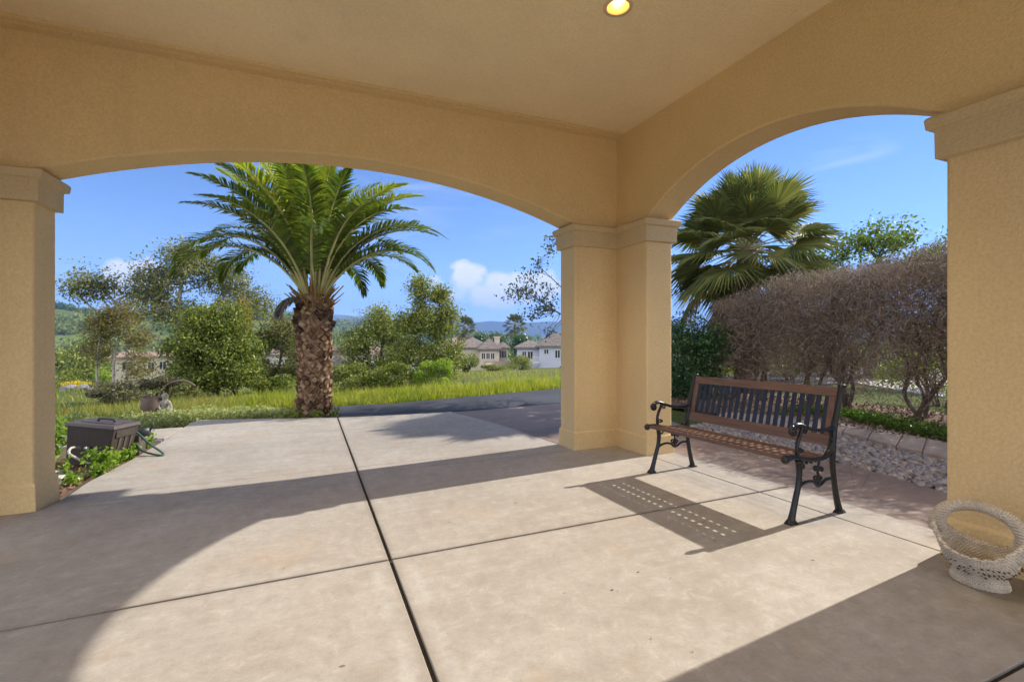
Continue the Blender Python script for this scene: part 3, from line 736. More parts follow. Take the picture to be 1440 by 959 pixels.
for off in (0, n1_):
    for k in range(nr):
        for j in range(na):
            j2 = (j + 1) % na; q = [off + k*na+j, off + k*na+j2, off + (k+1)*na+j2, off + (k+1)*na+j]
            F.append(q if off == 0 else q[::-1])
for j in range(na):
    j2 = (j + 1) % na; F.append([nr*na + j, nr*na + j2, n1_ + nr*na + j2, n1_ + nr*na + j])
F.append(list(range(na))[::-1]); F.append([n1_ + j for j in range(na)])
mesh_obj('bowl', V, F, M_wick, bk, smooth=True)
bb = MB()
hp = catmull([(0, -.160, .215), (0, -.172, .26), (.0, -.164, .31), (.0, -.11, .372), (0, 0, .402), (0, .11, .372), (0, .164, .31), (0, .172, .26), (0, .160, .215)], 330)
rad = [min(.010 + .5 * min(i, 329 - i) / 329, .030 + .006 * math.cos(2 * math.pi * (i / 329))) + (.0025 if i % 4 < 2 else -.0015) for i in range(330)]
bb.tube(hp, rad, 14, 1.15); bb.build('handle', M_wick, bk, True)
# dark brown beads stand in for the shade inside open holes of the weave
bb = MB()
rng = random.Random(5)
for k in range(3):
    for j in range(22):
        a = math.pi + .25 + j * .135 - 1.2 + (k % 2) * .06; t = .34 + .13 * k
        A = np.interp(t, prof_t, pa) + .004; Bq = np.interp(t, prof_t, pb_) + .004; zz = np.interp(t, prof_t, pz) * (1 - .17 * t)
        if rng.random() < .7: bb.ball((Bq * math.cos(a), A * math.sin(a), zz + rng.uniform(-.006, .006)), (.003, rng.uniform(.004, .007), rng.uniform(.003, .006)), 8, 6)
bb.build('weave_gap_shade', plain('brown gap shade', (.12, .085, .055), .95), bk, True)['kind'] = 'stuff'

# ------------------------------------------------------------------ hose box, hoses
M_resin = woodmat('brown resin woodgrain', (.045, .032, .026), 2, .55)
M_resinl = plain('brown resin lid', (.075, .058, .05), .5, .15, 14, .2, 50)
M_hoseg = plain('green garden hose', (.05, .11, .085), .4, .2, 20)
M_hosep = plain('pale grey hose', (.42, .40, .35), .5, .15, 20)
M_black = plain('black plastic', (.02, .022, .026), .45, .2)
hb = empty('hose_box', (-2.13, 6.28, gz(-2.1, 6.3) - .05), 'dark brown resin hose box leaning among weeds beside the patio', 'hose box', rot=(R(-2), R(6), R(-20)))
bb = MB(); bb.hexa([(-.22,-.01,0),(.19,-.01,0),(.19,.28,0),(-.22,.28,0),(-.235,-.04,.43),(.235,-.04,.43),(.235,.32,.43),(-.235,.32,.43)]); body = bb.build('body', M_resin, hb, bevel=.012)
bb = MB(); bb.hexa([(-.25,-.056,.432),(.25,-.056,.432),(.25,.335,.432),(-.25,.335,.432),(-.238,-.045,.465),(.238,-.045,.465),(.238,.325,.465),(-.238,.325,.465)])
bb.box((-.17, .04, .466), (.17, .26, .473)); lid = bb.build('lid', M_resinl, hb, bevel=.008)
bb = MB(); bb.tube(catmull([(-.05, .12, .472), (-.04, .12, .498), (.1, .12, .498), (.11, .12, .472)], 20), .011, 8); bb.build('handle', M_black, lid, True)
bb = MB(); bb.box((.226, .0, .335), (.240, .26, .405)); bb.build('hose_slot', M_dark, body, bevel=.004)
for yy in (.06, .14, .22): 
    bb = MB(); bb.hexa([(.187,yy,.02),(.196,yy,.02),(.196,yy+.03,.02),(.187,yy+.03,.02),(.222,yy,.33),(.234,yy,.33),(.234,yy+.03,.33),(.222,yy+.03,.33)]); bb.build('rib', M_resinl, body)
bb = MB(); bb.tube([(-.0, -.06, .215), (-.0, -.02, .215)], [.024, .026], 12); bb.build('hose_coupling', plain('steel coupling', (.45, .45, .45), .3, .1, metal=.9), body, True)
p0 = np.array([-1.93, 6.35, 0.]); 
bb = MB()
zt = gz(-2, 6.3)
bb.tube(catmull([(-2.02, 6.42, zt + .30), (-1.9, 6.5, zt + .335), (-1.78, 6.52, zt + .25), (-1.66, 6.47, zt + .13), (-1.55, 6.41, zt + .055), (-1.50, 6.37, zt + .018), (-1.52, 6.35, zt + .012), (-1.62, 6.42, zt + .02), (-1.74, 6.52, zt + .05), (-1.8, 6.58, zt + .12)], 60), .011, 8)
tag(bb.build('garden_hose', M_hoseg, None, True), 'green garden hose hanging out of the brown box onto the concrete', 'hose')
bb = MB()
bb.tube(catmull([(-2.17, 6.20, zt + .19), (-2.21, 6.12, zt + .205), (-2.2, 6.06, zt + .16), (-2.1, 6.02, zt + .1), (-1.99, 5.96, zt + .055), (-1.95, 5.86, zt + .02), (-2.0, 5.76, zt + .0), (-2.1, 5.7, zt - .012)], 60), .012, 8)
tag(bb.build('supply_hose', M_hosep, None, True), 'pale grey hose curling down from the front of the brown box', 'hose')
bh = empty('hose_bracket', (-1.83, 6.78, gz(-1.83, 6.8) - .03), 'small dark hose reel crank and bracket beside the brown box', 'hose reel')
bb = MB(); bb.box((-.03, -.1, 0), (.03, .12, .24)); bb.build('post', M_resinl, bh, bevel=.01)
bb = MB(); bb.tube([(-.06, 0, .25), (.1, 0, .25)], [.055, .055], 16); bb.build('drum', M_black, bh, True)
bb = MB(); bb.tube([(.09, 0, .25), (.13, 0, .3), (.13, 0, .36)], .009, 8); bb.build('crank', M_black, bh, True)
# flat white stone
rng = random.Random(4)
def rock(name, c, r3, mat, seed, label=None, cat='rock', group=None, kind=None, sub=2):
    bm = bmesh.new(); bmesh.ops.create_icosphere(bm, subdivisions=sub, radius=1)
    for v in bm.verts:
        n = mnoise.noise(v.co * 1.3 + Vector((seed * 3.1, seed, 0))) * .35 + mnoise.noise(v.co * 3 + Vector((seed, 0, 5))) * .12
        v.co *= 1 + n; v.co = Vector((v.co.x * r3[0], v.co.y * r3[1], v.co.z * r3[2]))
    me = bpy.data.meshes.new(name); bm.to_mesh(me); bm.free(); me.materials.append(mat); me.polygons.foreach_set('use_smooth', [True] * len(me.polygons))
    o = bpy.data.objects.new(name, me); COL.objects.link(o); o.location = c
    return tag(o, label, cat, group, kind)
M_wstone = plain('white stone', (.55, .5, .43), .85, .2, 8, .5, 40, bdist=.008)
M_gstone = plain('grey stone', (.2, .19, .19), .85, .3, 4, .5, 20, bdist=.01)
rock('white_stone', (-2.12, 5.58, gz(-2.1, 5.6) - .01), (.17, .12, .05), M_wstone, 1, 'flat white stone on bare soil in front of the brown hose box', 'stone', 'white stones by the left pier', sub=3)
rock('white_stone', (-2.28, 6.0, gz(-2.3, 6.0) - .01), (.1, .06, .03), M_wstone, 2, 'smaller white stone partly hidden by the left pier beside the hose box', 'stone', 'white stones by the left pier', sub=3)

# ------------------------------------------------------------------ statue by the ground cover
sp_ = np.array([-2.32, 9.95, float(gz(-2.3, 9.9)) - .06])
st = empty('garden_statue', sp_, 'small weathered stone figure seated beside a dark pot', 'statue'); st.scale = (.82, .82, .88)
bb = MB()
bb.ball((0, 0, .46), (.062, .062, .075)); bb.ball((.0, 0, .3), (.075, .07, .13)); bb.ball((.01, 0, .17), (.1, .09, .09))
bb.tube([(0, 0, .36), (0, 0, .44)], .035, 10)
bb.tube(catmull([(-.06, -.02, .37), (-.1, -.06, .28), (-.04, -.12, .2)], 10), [.03]*3+[.024]*7, 8)
bb.tube(catmull([(.06, -.02, .37), (.12, -.07, .28), (.14, -.14, .18)], 10), [.03]*3+[.024]*7, 8)
bb.tube(catmull([(.03, -.02, .15), (.1, -.16, .2), (.16, -.26, .02)], 14), [.05]*6+[.036]*8, 8)
bb.tube(catmull([(-.03, -.02, .15), (.0, -.18, .17), (.04, -.3, .02)], 14), [.05]*6+[.036]*8, 8)
bb.ball((.03, -.1, .02), (.2, .26, .04))
o = bb.build('figure', plain('weathered stone', (.27, .245, .21), .9, .3, 16, .5, 50), st, True)
rm = o.modifiers.new('remesh', 'REMESH'); rm.mode = 'VOXEL'; rm.voxel_size = .014; rm.use_smooth_shade = True
pt = empty('garden_pot', sp_ + np.array([-.2, .05, 0]), 'dark grey brown barrel shaped pot beside the stone figure', 'pot')
bb = MB(); bb.lathe([(.10, 0), (.15, .12), (.165, .26), (.15, .38), (.135, .40), (.12, .385), (.11, .33)], 24); bb.build('pot_body', plain('brown clay', (.12, .085, .065), .85, .3, 6, .4), pt, True)
bb = MB(); q = sp_
bb.tube(catmull([q + (-.30, .95, .40), q + (-.2, 1.0, .52), q + (-.02, 1.02, .58), q + (.13, 1.0, .56), q + (.25, .98, .48)], 30), [.014]*10 + [.022]*20, 8)
tag(bb.build('arched_branch', M_bark, None, True), 'bare grey branch arching over the grass behind the stone figure', 'branch')

# ------------------------------------------------------------------ vegetation builders
def leaf_quads(C, size, rng, aspect=.45, up=.25, dirs=None):
    """diamond leaves, slightly folded, at points C"""
    n = len(C); a = rng.normal(size=(n, 3)) if dirs is None else dirs + rng.normal(size=(n, 3)) * .35
    a /= np.linalg.norm(a, axis=1)[:, None] + 1e-9
    r_ = rng.normal(size=(n, 3)); r_[:, 2] += up; w = np.cross(a, r_); w /= np.linalg.norm(w, axis=1)[:, None] + 1e-9
    nn = np.cross(a, w); L = (size * (.65 + .7 * rng.random(n)))[:, None]
    V = np.empty((n, 4, 3)); V[:, 0] = C - a * L * .5; V[:, 2] = C + a * L * .5
    V[:, 1] = C + w * L * aspect * .5 + nn * L * .08; V[:, 3] = C - w * L * aspect * .5 + nn * L * .08
    return V.reshape(-1, 3), np.arange(4 * n).reshape(n, 4)
def sticks(A, B, ra, rb):
    """three sided tapering rods"""
    A = np.asarray(A, float); B = np.asarray(B, float); n = len(A); t = B - A; t /= np.linalg.norm(t, axis=1)[:, None] + 1e-9
    h_ = np.where(np.abs(t[:, 2:3]) < .9, np.array([[0, 0, 1.]]), np.array([[1., 0, 0]])); u = np.cross(t, h_); u /= np.linalg.norm(u, axis=1)[:, None] + 1e-9; v = np.cross(t, u)
    ra = np.broadcast_to(ra, (n,))[:, None]; rb = np.broadcast_to(rb, (n,))[:, None]
    V = np.empty((n, 6, 3))
    for k in range(3):
        d = math.cos(2.094 * k) * u + math.sin(2.094 * k) * v; V[:, k] = A + d * ra; V[:, 3 + k] = B + d * rb
    base = np.arange(n)[:, None] * 6; F = np.concatenate([base + np.array([[k, (k + 1) % 3, 3 + (k + 1) % 3, 3 + k]]) for k in range(3)], 0)
    return V.reshape(-1, 3), F
def merge(parts):
    Vs = []; Fs = []; o = 0
    for V, F in parts: Vs.append(V); Fs.append(F + o); o += len(V)
    return np.vstack(Vs), np.vstack(Fs)
def tree(name, label, cat, base, trunks, lobes, leaf, per, sig, mleaf, mbark, seed, group=None, reach=.55, branch_r=.018, aspect=.5, crown='crown'):
    """trunks: list of (points relative, r0, r1); lobes: (centre rel, radii, clusters)"""
    rng = np.random.default_rng(seed); root = empty(name, base, label, cat, group)
    bb = MB(); path = []
    for pts, r0, r1 in trunks:
        c = catmull(pts, 18) if len(pts) > 2 else [np.array(pts[0]) + (np.array(pts[-1]) - np.array(pts[0])) * k / 9 for k in range(10)]
        bb.tube(c, list(np.linspace(r0, r1, len(c))), 8); path += [(p, r0 + (r1 - r0) * i / len(c)) for i, p in enumerate(c)]
    PT = np.array([p for p, _ in path]); PR = np.array([r_ for _, r_ in path])
    LC = []
    for c, r3, n in lobes:
        d = rng.normal(size=(n, 3)); d /= np.linalg.norm(d, axis=1)[:, None]; rad = (rng.random(n) ** .45)[:, None]
        cl = np.array(c) + d * rad * np.array(r3)
        for q in cl:
            dist = np.linalg.norm(PT - q, axis=1) + 1.2 * np.clip(PT[:, 2] - q[2] + .1, 0, None); k = int(np.argmin(dist)); a = PT[k]
            mid = a + (q - a) * .5 + rng.normal(size=3) * .1 * np.linalg.norm(q - a) + np.array([0, 0, .08 * np.linalg.norm(q - a)])
            bb.tube(catmull([a, mid, q], 7), list(np.linspace(min(PR[k] * .6, branch_r * 1.6), branch_r * .25, 7)), 5)
            m_ = int(per * (.6 + .8 * rng.random())); LC.append(q + rng.normal(size=(m_, 3)) * sig * (.7 + .6 * rng.random()) * np.array([1, 1, .8]))
    bb.build('trunk', mbark, root, True)
    C = np.vstack(LC); V, F = leaf_quads(C, leaf, rng, aspect); mesh_obj(crown, V, F, mleaf, root)
    return root
G1 = leafmat('dark evergreen leaves', [(0.048, 0.076, 0.015), (0.114, 0.160, 0.026), (0.189, 0.231, 0.036), (0.292, 0.296, 0.048)], .25)
G2 = leafmat('olive leaves', [(0.074, 0.093, 0.030), (0.155, 0.174, 0.049), (0.224, 0.225, 0.061), (0.153, 0.151, 0.050)], .25)
G3 = leafmat('rusty olive leaves', [(0.119, 0.122, 0.041), (0.179, 0.158, 0.047), (0.226, 0.151, 0.041), (0.131, 0.143, 0.047), (0.250, 0.229, 0.068)], .4)
G4 = leafmat('mid green leaves', [(0.087, 0.120, 0.026), (0.166, 0.205, 0.041), (0.246, 0.279, 0.056), (0.342, 0.348, 0.087)], .25)
G5 = leafmat('fresh green leaves', [(0.149, 0.239, 0.030), (0.234, 0.330, 0.046), (0.318, 0.404, 0.061), (0.189, 0.275, 0.046)], .45)
G6 = leafmat('grey scrub leaves', [(0.076, 0.080, 0.048), (0.133, 0.129, 0.066), (0.169, 0.151, 0.076), (0.104, 0.113, 0.053)], .25)
G7 = leafmat('deep green leaves', [(0.024, 0.061, 0.019), (0.041, 0.095, 0.027), (0.061, 0.128, 0.034), (0.081, 0.162, 0.041)], .3, .4, .5)  # leaves of a darker green
GY = leafmat('yellow flowers', [(.55, .40, .02), (.65, .5, .03), (.3, .3, .03), (.5, .35, .02)], .3)
GO = leafmat('autumn orange leaves', [(0.297, 0.162, 0.027), (0.351, 0.216, 0.041), (0.243, 0.189, 0.041)], .4)

# ------------------------------------------------------------------ date palm
def date_palm():
    base = np.array([.06, 8.98, gz(0, 9) - .08]); rng = random.Random(8); nrg = np.random.default_rng(8)
    root = empty('date_palm', base, 'stout date palm with arching feathery fronds at the patio edge', 'palm tree')
    Ht = 2.12
    hs = [0, .12, .5, 1.0, 1.4, 1.65, 1.85, 2.0, 2.15, 2.3]; rs_ = [.275, .27, .255, .25, .265, .295, .29, .235, .17, .11]
    bb = MB(); bb.lathe([(float(np.interp(z, hs, rs_)) - .02, z) for z in np.linspace(0, 2.3, 24)], 28)
    rows = 30; per = 12
    for r_ in range(rows):
        z = .03 + r_ * (2.06 / rows)
        for k in range(per):
            a = 2 * math.pi * (k + (r_ % 2) * .5) / per + r_ * .05 + rng.uniform(-.14, .14); zz = z + rng.uniform(-.03, .03)
            rad = float(np.interp(zz, hs, rs_)); w = rad * math.pi / per * .96; hh = .054 * rng.uniform(.6, 1.45); w *= rng.uniform(.6, 1.1); o_ = rng.uniform(.012, .075) * (1 if zz < 1.75 else 1.4)
            def pt(da, dz, dr): return ((rad + dr) * math.cos(a + da / rad), (rad + dr) * math.sin(a + da / rad), zz + dz)
            Vv = [pt(-w, 0, -.025), pt(0, -hh, -.015), pt(w, 0, -.025), pt(0, hh*1.1, -.03), pt(-w*.72, hh*.15, o_*.75), pt(0, -hh*.55, o_*.55), pt(w*.72, hh*.15, o_*.75), pt(0, hh*.95, o_)]
            bb.add(Vv, [[0,1,5,4],[1,2,6,5],[2,3,7,6],[3,0,4,7],[4,5,6,7]])
    m = NT('palm boots'); c = m.ramp(m.rand(), [(0, (.07, .04, .026)), (.3, (.15, .09, .052)), (.6, (.27, .17, .10)), (.85, (.42, .30, .19)), (1, (.13, .08, .05))])
    nn = m.noise(18, 6, .65); c = m.mix(m.math('MULTIPLY', m.math('SUBTRACT', nn, .47, True), 3, True), c, (.035, .022, .016))
    m.bsdf(c, .95, m.bump(m.noise(60, 5, .7), .8, .01), spec=.15); bb.build('trunk', m.m, root)
    # dry fibre and old stalks at the neck
    bb = MB()
    for k in range(70):
        a = rng.uniform(0, 6.28); z = rng.uniform(1.85, 2.15); r0 = .2; d = np.array([math.cos(a), math.sin(a), rng.uniform(.8, 2.0)]); d /= np.linalg.norm(d); L = rng.uniform(.2, .5)
        p = np.array([r0 * math.cos(a), r0 * math.sin(a), z]); bb.tube([p, p + d * L * .5, p + d * L + (0, 0, -.02)], [.018, .014, .008], 5)
    bb.build('old_stalks', plain('orange brown stalks', (.26, .15, .04), .8, .35, 6), root)
    mats = [leafmat('palm leaflets', [(.05, .085, .016), (.085, .13, .02), (.12, .17, .025), (.17, .21, .035)], .42, .40, .5),
            leafmat('young palm leaflets', [(.22, .27, .03), (.28, .31, .035), (.18, .23, .03), (.34, .33, .06)], .5, .42, .4)]
    M_rach = plain('palm rachis', (.42, .40, .16), .45, .25, 5)
    def frond(az, el, L, bend, mat, twist, droop=.35, lw=.40):
        n = 26; s = np.linspace(0, 1, n); thh = el - bend * s ** 1.4
        dx = np.cumsum(np.cos(thh)) * L / n; dz = np.cumsum(np.sin(thh)) * L / n
        side = np.array([-math.sin(az), math.cos(az), 0]); outw = np.array([math.cos(az), math.sin(az), 0]); p0_ = np.array([0, 0, 2.08]) + outw * .13
        sway = twist * s ** 2 * L * .25
        P = p0_ + dx[:, None] * outw + dz[:, None] * np.array([0, 0, 1.]) + sway[:, None] * side
        T = np.gradient(P, axis=0); T /= np.linalg.norm(T, axis=1)[:, None]
        Nn = np.cross(side, T); Nn /= np.linalg.norm(Nn, axis=1)[:, None] + 1e-9
        Nn *= np.sign(Nn[:, 2:3] + 1e-6) * 1.0
        parts = []
        nl = 84
        u = np.linspace(.16, .995, nl); ii = u * (n - 1); i0 = np.clip(ii.astype(int), 0, n - 2); f = (ii - i0)[:, None]
        p = P[i0] * (1 - f) + P[i0 + 1] * f; t = T[i0] * (1 - f) + T[i0 + 1] * f; nv = Nn[i0]
        Sd = np.cross(t, nv); Sd /= np.linalg.norm(Sd, axis=1)[:, None]
        prof_ = lw * np.interp(u, [0, .16, .25, .5, .8, 1], [.25, .3, .75, 1.0, .72, .22])
        for sg in (-1, 1):
            jit = nrg.normal(size=(nl, 3)) * .10
            fwd = np.interp(u, [0, .3, .8, 1], [.45, .62, .95, 2.4])[:, None]
            d = sg * Sd + t * fwd + nv * (.34 + .2 * nrg.random((nl, 1))) + jit; d /= np.linalg.norm(d, axis=1)[:, None]
            Ln = (prof_ * (.85 + .3 * nrg.random(nl)))[:, None]
            wd = np.cross(d, nv); wd /= np.linalg.norm(wd, axis=1)[:, None] + 1e-9; w_ = .0165
            g_ = np.array([0, 0, -1.])
            mid = p + d * Ln * .55 + g_ * Ln * .05; tip = p + d * Ln + g_ * Ln * droop
            Vv = np.empty((nl, 6, 3)); Vv[:, 0] = p - wd * w_ * .6; Vv[:, 1] = p + wd * w_ * .6; Vv[:, 2] = mid + wd * w_; Vv[:, 3] = mid - wd * w_; Vv[:, 4] = tip + wd * .002; Vv[:, 5] = tip - wd * .002
            b0 = np.arange(nl)[:, None] * 6; Ff = np.concatenate([b0 + np.array([[0, 1, 2, 3]]), b0 + np.array([[3, 2, 4, 5]])])
            parts.append((Vv.reshape(-1, 3), Ff))
        V, F = merge(parts); mb = MB(); mb.tube([q_ for q_ in P[::2]], list(np.linspace(.026, .005, len(P[::2]))), 6)
        k0 = len(mb.f); allV = np.vstack([np.array(mb.v), V]); allF = mb.f + (F + len(mb.v)).tolist()
        o = mesh_obj('frond', allV, allF, [M_rach, mat], root, midx=[0] * k0 + [1] * len(F))
        return o
    N = 52
    for i in range(N):
        q = i / (N - 1); az = i * 2.39996 + rng.uniform(-.3, .3)
        el = R(88 - 31 * q ** .85) + R(rng.uniform(-6, 6)); bend = R(54 + 76 * q) * rng.uniform(.82, 1.15); L = (2.55 + .2 * math.sin(q * 3.1)) * rng.uniform(.86, 1.05)
        if math.cos(az - R(-113)) > .55: bend *= .72; el += R(6)
        frond(az, el, L, bend, mats[1] if q < .45 else mats[0], rng.uniform(-.5, .5), droop=.1 + .25 * q)
    for az in (3.6, 3.3): frond(az, R(5), .6, R(95), leafmat('dry palm leaflets', [(.09, .075, .05), (.14, .12, .08)], .2), .2, .6, .22)
    return root
date_palm()

# ------------------------------------------------------------------ fan palm behind the hedge
def fan_leaf_mesh(V, F, origin, axis, normal, rad, nseg, spread, droop, rng, base_n):
    side = np.cross(normal, axis)
    for k in range(nseg):
        a = -spread / 2 + spread * k / (nseg - 1); d = math.cos(a) * axis + math.sin(a) * side
        a2 = a + spread / nseg * .5; a1 = a - spread / nseg * .5
        L = rad * (1 - .22 * abs(a / (spread / 2)) ** 2) * rng.uniform(.9, 1.06)
        rm_ = L * .58
        e1 = math.cos(a1) * axis + math.sin(a1) * side; e2 = math.cos(a2) * axis + math.sin(a2) * side
        up = normal * .016 * rad
        m1 = origin + e1 * rm_ - normal * .012; m2 = origin + e2 * rm_ - normal * .012; mc = origin + d * rm_ + up
        tip = origin + d * L - np.array([0, 0, 1]) * droop * L * rng.uniform(.6, 1.4)
        n = len(V); V += [origin, m1, mc, m2, tip]; F += [[n, n+1, n+2], [n, n+2, n+3], [n+1, n+4, n+2], [n+2, n+4, n+3]]
def fan_palm(name, label, base, ztop, nleaf, pet, rad, seed, scale_seg=36, group=None, skirt=14, mats=None):
    rng = random.Random(seed); nrg = np.random.default_rng(seed)
    root = empty(name, base, label, 'palm tree', group)
    bb = MB(); zz = np.linspace(0, ztop, 14); bb.lathe([(.14 + .03 * math.sin(k * 2.1) + (.05 if k > 10 else 0), z) for k, z in enumerate(zz)], 14); bb.build('trunk', plain('fibrous palm trunk', (.13, .09, .06), .95, .4, 10, .9, 40), root, True)
    for i in range(nleaf + skirt):
        q = min(1, i / nleaf); az = i * 2.39996 + rng.uniform(-.2, .2); dead = i >= nleaf
        el = R(84 - 118 * q) if not dead else R(rng.uniform(-65, -35))
        d = np.array([math.cos(az) * math.cos(el), math.sin(az) * math.cos(el), math.sin(el)]); L = pet * rng.uniform(.8, 1.15)
        o_ = np.array([0, 0, ztop]); sag = np.array([0, 0, -1.]) * L * (.10 + .12 * q)
        e = o_ + d * L + sag; ax = (d + sag / L * .9); ax /= np.linalg.norm(ax)
        sd = np.cross(ax, np.array([0, 0, 1.])); sd /= np.linalg.norm(sd) + 1e-9; nm = np.cross(sd, ax); nm = nm + sd * rng.uniform(-.5, .5); nm -= ax * (nm @ ax); nm /= np.linalg.norm(nm)
        mb = MB(); mb.tube(catmull([o_, o_ + d * L * .5 + sag * .3, e], 7), list(np.linspace(.017, .008, 7)), 5); k0 = len(mb.f)
        V = [np.array(p) for p in mb.v]; F = list(mb.f); fan_leaf_mesh(V, F, e, ax, nm, rad * rng.uniform(.85, 1.1), scale_seg, R(250 if not dead else 150), .10 + .16 * q + (.25 if dead else 0), rng, 0)
        mesh_obj('fan_leaf', np.array(V), F, [mats[2], mats[1] if dead else mats[0]], root, midx=[0] * k0 + [1] * (len(F) - k0))
    return root
M_fan = leafmat('fan palm blades', [(.08, .105, .03), (.12, .145, .04), (.16, .175, .05), (.24, .22, .06)], .38, .6, .25)
M_fandead = leafmat('dry fan blades', [(.17, .13, .08), (.24, .19, .12), (.13, .1, .06)], .2)
M_pet = plain('pale petioles', (.26, .27, .12), .65, .2)
fb = ground_at(1050, 10.0)
fan_palm('fan_palm', 'bushy fan palm with spiky green fans rising behind the hedge', (fb[0], fb[1], -.05), 3.02, 54, 1.05, .86, 5, scale_seg=52, skirt=6, mats=(M_fan, M_fandead, M_pet))

# ------------------------------------------------------------------ hedges
def dead_hedge():
    rng = np.random.default_rng(12); root = empty('dead_hedge', (7.6, 3.2, mulch_z(7.6, 3.2)), 'tall trimmed hedge of bare brown twigs beyond the gravel', 'hedge')
    y0, y1 = -1.4, 7.0
    def top(y): return np.interp(y, [-2, 2.5, 3.5, 4.4, 5.3, 6.2, 7.0, 7.5], [2.3, 2.26, 2.2, 2.13, 2.05, 1.95, 1.75, 1.3])
    org = np.array([7.6, 3.2, mulch_z(7.6, 3.2)])
    bb = MB(); tips = []
    nshr = 12
    for k in range(nshr):
        yc = y0 + .3 + (y1 - y0 - .5) * k / (nshr - 1) + rng.uniform(-.15, .15); xc = 7.6 + rng.uniform(-.12, .12); z0 = mulch_z(xc, yc) - .05
        for s_ in range(5):
            a = rng.uniform(0, 6.28); ex = xc + rng.uniform(-.42, .42); ey = yc + rng.uniform(-.55, .55); H_ = float(top(ey)) * rng.uniform(.72, .95)
            p = [np.array([xc + .07 * math.cos(a), yc + .07 * math.sin(a), z0])]
            for u in (.18, .36, .55, .75, 1): p.append(np.array([xc + (ex - xc) * u ** .8 + rng.normal() * .05, yc + (ey - yc) * u ** .8 + rng.normal() * .06, z0 + H_ * u]))
            c = catmull(p, 22); bb.tube([q - org for q in c], list(np.linspace(rng.uniform(.018, .034), .006, 22)), 6); tips += [(q, i / 21) for i, q in enumerate(c)]
    bb.build('stems', M_bark, root, True)
    P = np.array([t[0] for t in tips]); 
    # secondary branches
    A = []; B = []; ra = []; rb = []; N2 = 5200
    idx = rng.integers(0, len(P), N2 * 2); idx = idx[P[idx, 2] > .45][:N2]
    a = P[idx]; d = rng.normal(size=(len(a), 3)); d[:, 2] = np.abs(d[:, 2]) * .8 + .25; d /= np.linalg.norm(d, axis=1)[:, None]; L = rng.uniform(.2, .55, len(a))[:, None]
    mid = a + d * L * .5; e = a + d * L + rng.normal(size=a.shape) * .07
    def inside(q):
        tz = top(q[:, 1]); return (np.abs(q[:, 0] - 7.6) < .60 + .06 * np.sin(q[:, 1] * 5)) & (q[:, 2] < tz + .02 + .07 * np.sin(q[:, 1] * 3.1 + q[:, 0] * 4) + np.abs(rng.normal(size=len(q))) * .05) & (q[:, 1] < y1) & (q[:, 1] > y0)
    ok = inside(e); a, mid, e = a[ok], mid[ok], e[ok]
    s1 = sticks(a, mid, .0065, .005); s2 = sticks(mid, e, .005, .003)
    # fine twigs fill the clipped shell, thicker towards the top
    N3 = 64000
    q = np.stack([rng.uniform(6.98, 8.22, N3 * 3), rng.uniform(y0, y1, N3 * 3), rng.uniform(.25, 2.35, N3 * 3)], 1); tz = top(q[:, 1]); rel = q[:, 2] / tz
    edge = np.clip(np.abs(q[:, 0] - 7.6) / .6, 0, 1)
    dens = np.clip((rel - .0) / .62, .16, 1) ** 1.25 * (.45 + .55 * np.maximum(edge ** 2, rel ** 4))
    dens *= .55 + .9 * (np.array([mnoise.noise(Vector((v[0] * 1.6, v[1] * 1.6, v[2] * 1.8))) for v in q]) * .5 + .5)
    keep = (rng.random(len(q)) < dens) & inside(q); q = q[keep][:N3]
    d = rng.normal(size=q.shape); d[:, 2] = np.abs(d[:, 2]) * .9 + .2; d /= np.linalg.norm(d, axis=1)[:, None]; L = rng.uniform(.07, .2, len(q))[:, None]; kk = rng.normal(size=q.shape) * .02
    print('TWIGS', len(q)); s3 = sticks(q - d * L * .5, q + kk, .0032, .003); s4 = sticks(q + kk, q + d * L * .5, .003, .0022)
    V, F = merge([s1, s2, s3, s4]); o = mesh_obj('twigs', V - org, F, M_twig, root)
    # a few living sprigs
    n = 900; q = np.stack([rng.uniform(7.1, 8.1, n), rng.choice([2.9, 4.3, 5.5, 6.3, 6.8], n) + rng.normal(size=n) * .18, rng.uniform(.5, 1.3, n)], 1)
    V, F = leaf_quads(q - org, .05, rng); mesh_obj('sprouts', V, F, G5, root)
dead_hedge()
GRP = {'scrub_bush': 'scrub bushes on the slope', 'shrub': 'rounded shrubs on the slope'}
def bush(name, label, cat, base, r3, n, leaf, mat, seed, group=None, stems=7, shell=.35, aspect=.5, lumps=9, parent=None):
    """leafy shrub: leaves gathered round many lumps, with stems showing through"""
    rng = np.random.default_rng(seed); root = empty(name, base, label, cat, group or GRP.get(name)); r3 = np.array(r3, float)
    bb = MB()
    for k in range(stems):
        a = rng.uniform(0, 6.28); q = np.array([math.cos(a) * r3[0] * .6, math.sin(a) * r3[1] * .6, r3[2] * rng.uniform(1.0, 1.7)])
        bb.tube(catmull([(q[0]*.1, q[1]*.1, -.08), q * np.array([.5, .5, .5]), q], 8), list(np.linspace(.035, .008, 8) * min(1.5, r3[2])), 5)
    bb.build('stems', M_bark, root, True)
    cs = rng.normal(size=(lumps, 3)); cs /= np.linalg.norm(cs, axis=1)[:, None]; cs *= rng.uniform(.45, .8, (lumps, 1)); rr_ = rng.uniform(.28, .52, lumps)
    k = rng.integers(0, lumps, n); d = rng.normal(size=(n, 3)); d /= np.linalg.norm(d, axis=1)[:, None]; rad = rng.random(n) ** shell
    C = (cs[k] + d * (rad * rr_[k])[:, None]) * r3 + np.array([0, 0, r3[2] * .96]); C[:, 2] = np.maximum(C[:, 2], rng.random(n) * .1)
    V, F = leaf_quads(C, leaf, rng, aspect); mesh_obj('foliage', V, F, mat, root); return root
q = ground_at(990, 10.0)
